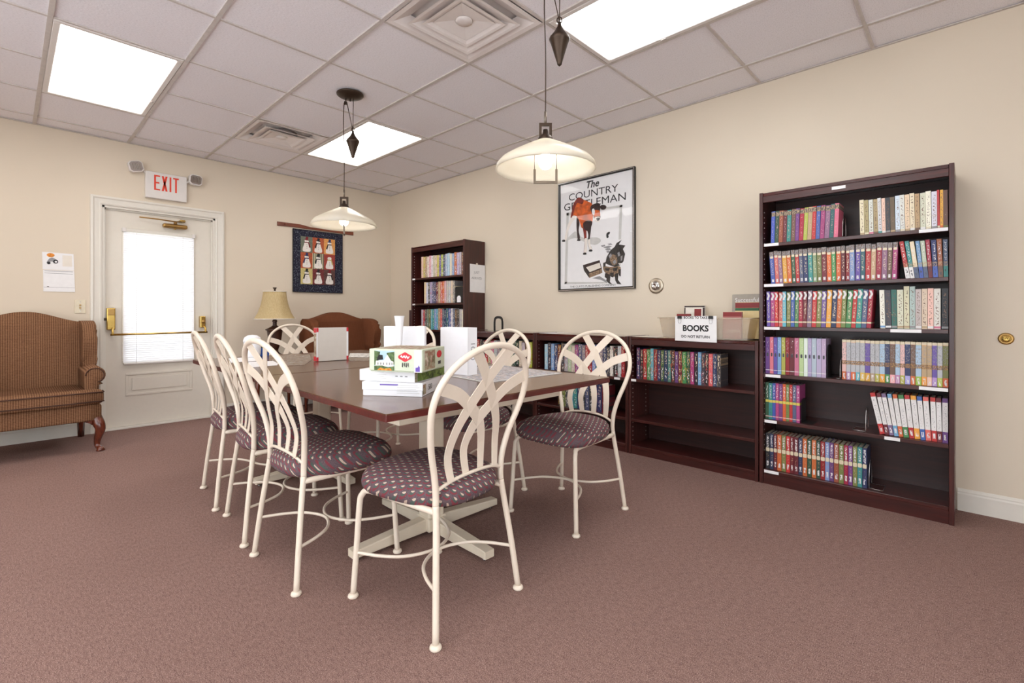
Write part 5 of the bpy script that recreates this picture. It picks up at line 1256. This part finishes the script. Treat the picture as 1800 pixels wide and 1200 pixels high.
# upright boxes
zp = TZ + 0.0055
t, L = box_at('puzzle_box', 'tall white box numbered 1000 standing on the near table', (-2.002, -3.580), (-1.985, -3.772), 0.066, zp, 0.232, 'white_card', group=None)
text_mesh('lettering', '1000', 0.046, 'grey_ink', t, lambda u, v: (L + 0.0009, 0.033 + v * 0.9, 0.118 - u))
finish('seam', box(bm_new(), L - 0.001, L + 0.0006, -0.0003, 0.001, 0.002, 0.230), 'pale_grey', t)
box_at('white_box', 'blank white box standing left of the white vase', (-2.281, -3.502), (-2.235, -3.551), 0.05, zt, 0.245, 'white_card', group='blank white boxes behind the stack', cat='box')
box_at('white_box', 'blank white box standing right of the white vase', (-2.228, -3.557), (-2.146, -3.643), 0.05, zt, 0.244, 'white_card', group='blank white boxes behind the stack', cat='box')
t = thing('vase', 'slender white trumpet vase standing behind the puzzle boxes', 'vase', (-2.275, -3.624, zt))
b = bm_new(); pr = [(0.028, 0.0), (0.028, 0.006), (0.012, 0.02), (0.011, 0.12), (0.014, 0.19), (0.0175, 0.245), (0.022, 0.287), (0.0235, 0.294)]
lathe(b, pr, 24, caps=False); lathe(b, [(0.0215, 0.294), (0.020, 0.287), (0.013, 0.22), (0.002, 0.20)], 24, caps=True)
finish('body', b, 'white_card', t); finish('lip', tube(bm_new(), [(0.0228 * math.cos(2*PI*k/24), 0.0228 * math.sin(2*PI*k/24), 0.294) for k in range(24)], 0.0012, 6, True), 'white_card', t)
# jigsaws
def jigsaw(label, pts, mat, board=True, z=TZ):
    cx = sum(p[0] for p in pts) / len(pts); cy = sum(p[1] for p in pts) / len(pts)
    t = thing('jigsaw_puzzle', label, 'jigsaw puzzle', (cx, cy, z), 0, 'jigsaw puzzles on the tables')
    q = [(x - cx, y - cy) for x, y in pts]
    if board: finish('board', plate(bm_new(), q, 0.003, lambda u, v, w: (u, v, 0.0003 + w)), 'silver' if False else 'pale_grey', t)
    finish('picture', plate(bm_new(), [(u * 0.94, v * 0.94) for u, v in q], 0.0018, lambda u, v, w: (u, v, (0.0034 if board else 0.0003) + w)), mat, t)
jigsaw('large grey jigsaw on a board on the near table', [(-2.062, -3.985), (-1.570, -4.020), (-1.515, -3.535), (-2.005, -3.440)], 'jigsaw_grey')
jigsaw('grey jigsaw with cut corner on the far table, before the far chair', [(-2.425, -2.665), (-2.310, -2.700), (-2.140, -2.420), (-1.950, -1.960), (-2.150, -1.870), (-2.330, -2.200)], 'jigsaw_brown', False)
jigsaw('brown jigsaw lying behind the red-cornered box', [(-2.000, -2.640), (-1.905, -2.735), (-1.790, -2.560), (-1.890, -2.410)], 'jigsaw_brown', False)
jigsaw('white speckled jigsaw on the far table near its right edge', [(-1.880, -2.395), (-1.775, -2.500), (-1.580, -2.215), (-1.700, -2.080)], 'jigsaw_white', False)
t, L = box_at('puzzle_box', 'cream box with red corners standing upright on the far table', (-2.172, -2.545), (-1.968, -2.567), 0.048, zt + 0.0024, 0.212, 'card_cream', group=None)
b = bm_new()
for u0, u1 in ((0, 0.008), (L - 0.012, L)): box(b, u0, u1, -0.0009, -0.0004, 0.0, 0.212)
finish('edge_strip', b, 'paper', t)
for u0 in (0.0, L - 0.012):
    for v0 in (0.0, 0.186): finish('red_corner', box(bm_new(), u0, u0 + 0.012, -0.0016, -0.0010, v0, v0 + 0.026), 'red', t)
finish('spine_picture', box(bm_new(), -0.0009, -0.0003, 0.003, 0.045, 0.03, 0.175), 'jigsaw_farm', t)
for v0 in (0.001, 0.182): finish('red_corner', box(bm_new(), -0.0016, -0.0010, 0.0, 0.048, v0, v0 + 0.029), 'red', t)
def sheet(label, pts, z, mat='paper'):
    cx = sum(p[0] for p in pts) / len(pts); cy = sum(p[1] for p in pts) / len(pts)
    o = finish('paper_sheet', plate(bm_new(), [(x - cx, y - cy) for x, y in pts], 0.0008, lambda u, v, w: (u, v, w)), mat); o.location = (cx, cy, z)
    tag(o, label, 'paper', 'paper sheets on the far table')
sheet('white paper sheet at the left edge of the far table', [(-2.60, -2.58), (-2.42, -2.57), (-2.30, -2.28), (-2.49, -2.26)], TZ + 0.0004)
sheet('white paper sheet at the far left corner of the far table', [(-2.56, -2.20), (-2.38, -2.20), (-2.30, -1.90), (-2.48, -1.88)], TZ + 0.0004)
t = thing('white_container', 'small rounded white container on the far table', 'container', (-2.345, -1.925, TZ + 0.0016))
finish('body', lathe(bm_new(), [(0.045, 0), (0.052, 0.02), (0.055, 0.06), (0.053, 0.105)], 24), 'white_card', t)
finish('lid', lathe(bm_new(), [(0.056, 0.1055), (0.057, 0.118), (0.05, 0.138), (0.03, 0.152), (0.001, 0.156)], 24), 'white_card', t)
t = thing('blue_tin', 'small blue tin on the far table beside the jigsaw', 'tin', (-2.245, -1.855, TZ + 0.0004), R(20))
finish('body', box(bm_new(), -0.03, 0.03, -0.02, 0.02, 0, 0.060, 0.003, 2), 'blue', t)
finish('lid', box(bm_new(), -0.031, 0.031, -0.021, 0.021, 0.0602, 0.074, 0.003, 2), 'green_leaf', t)
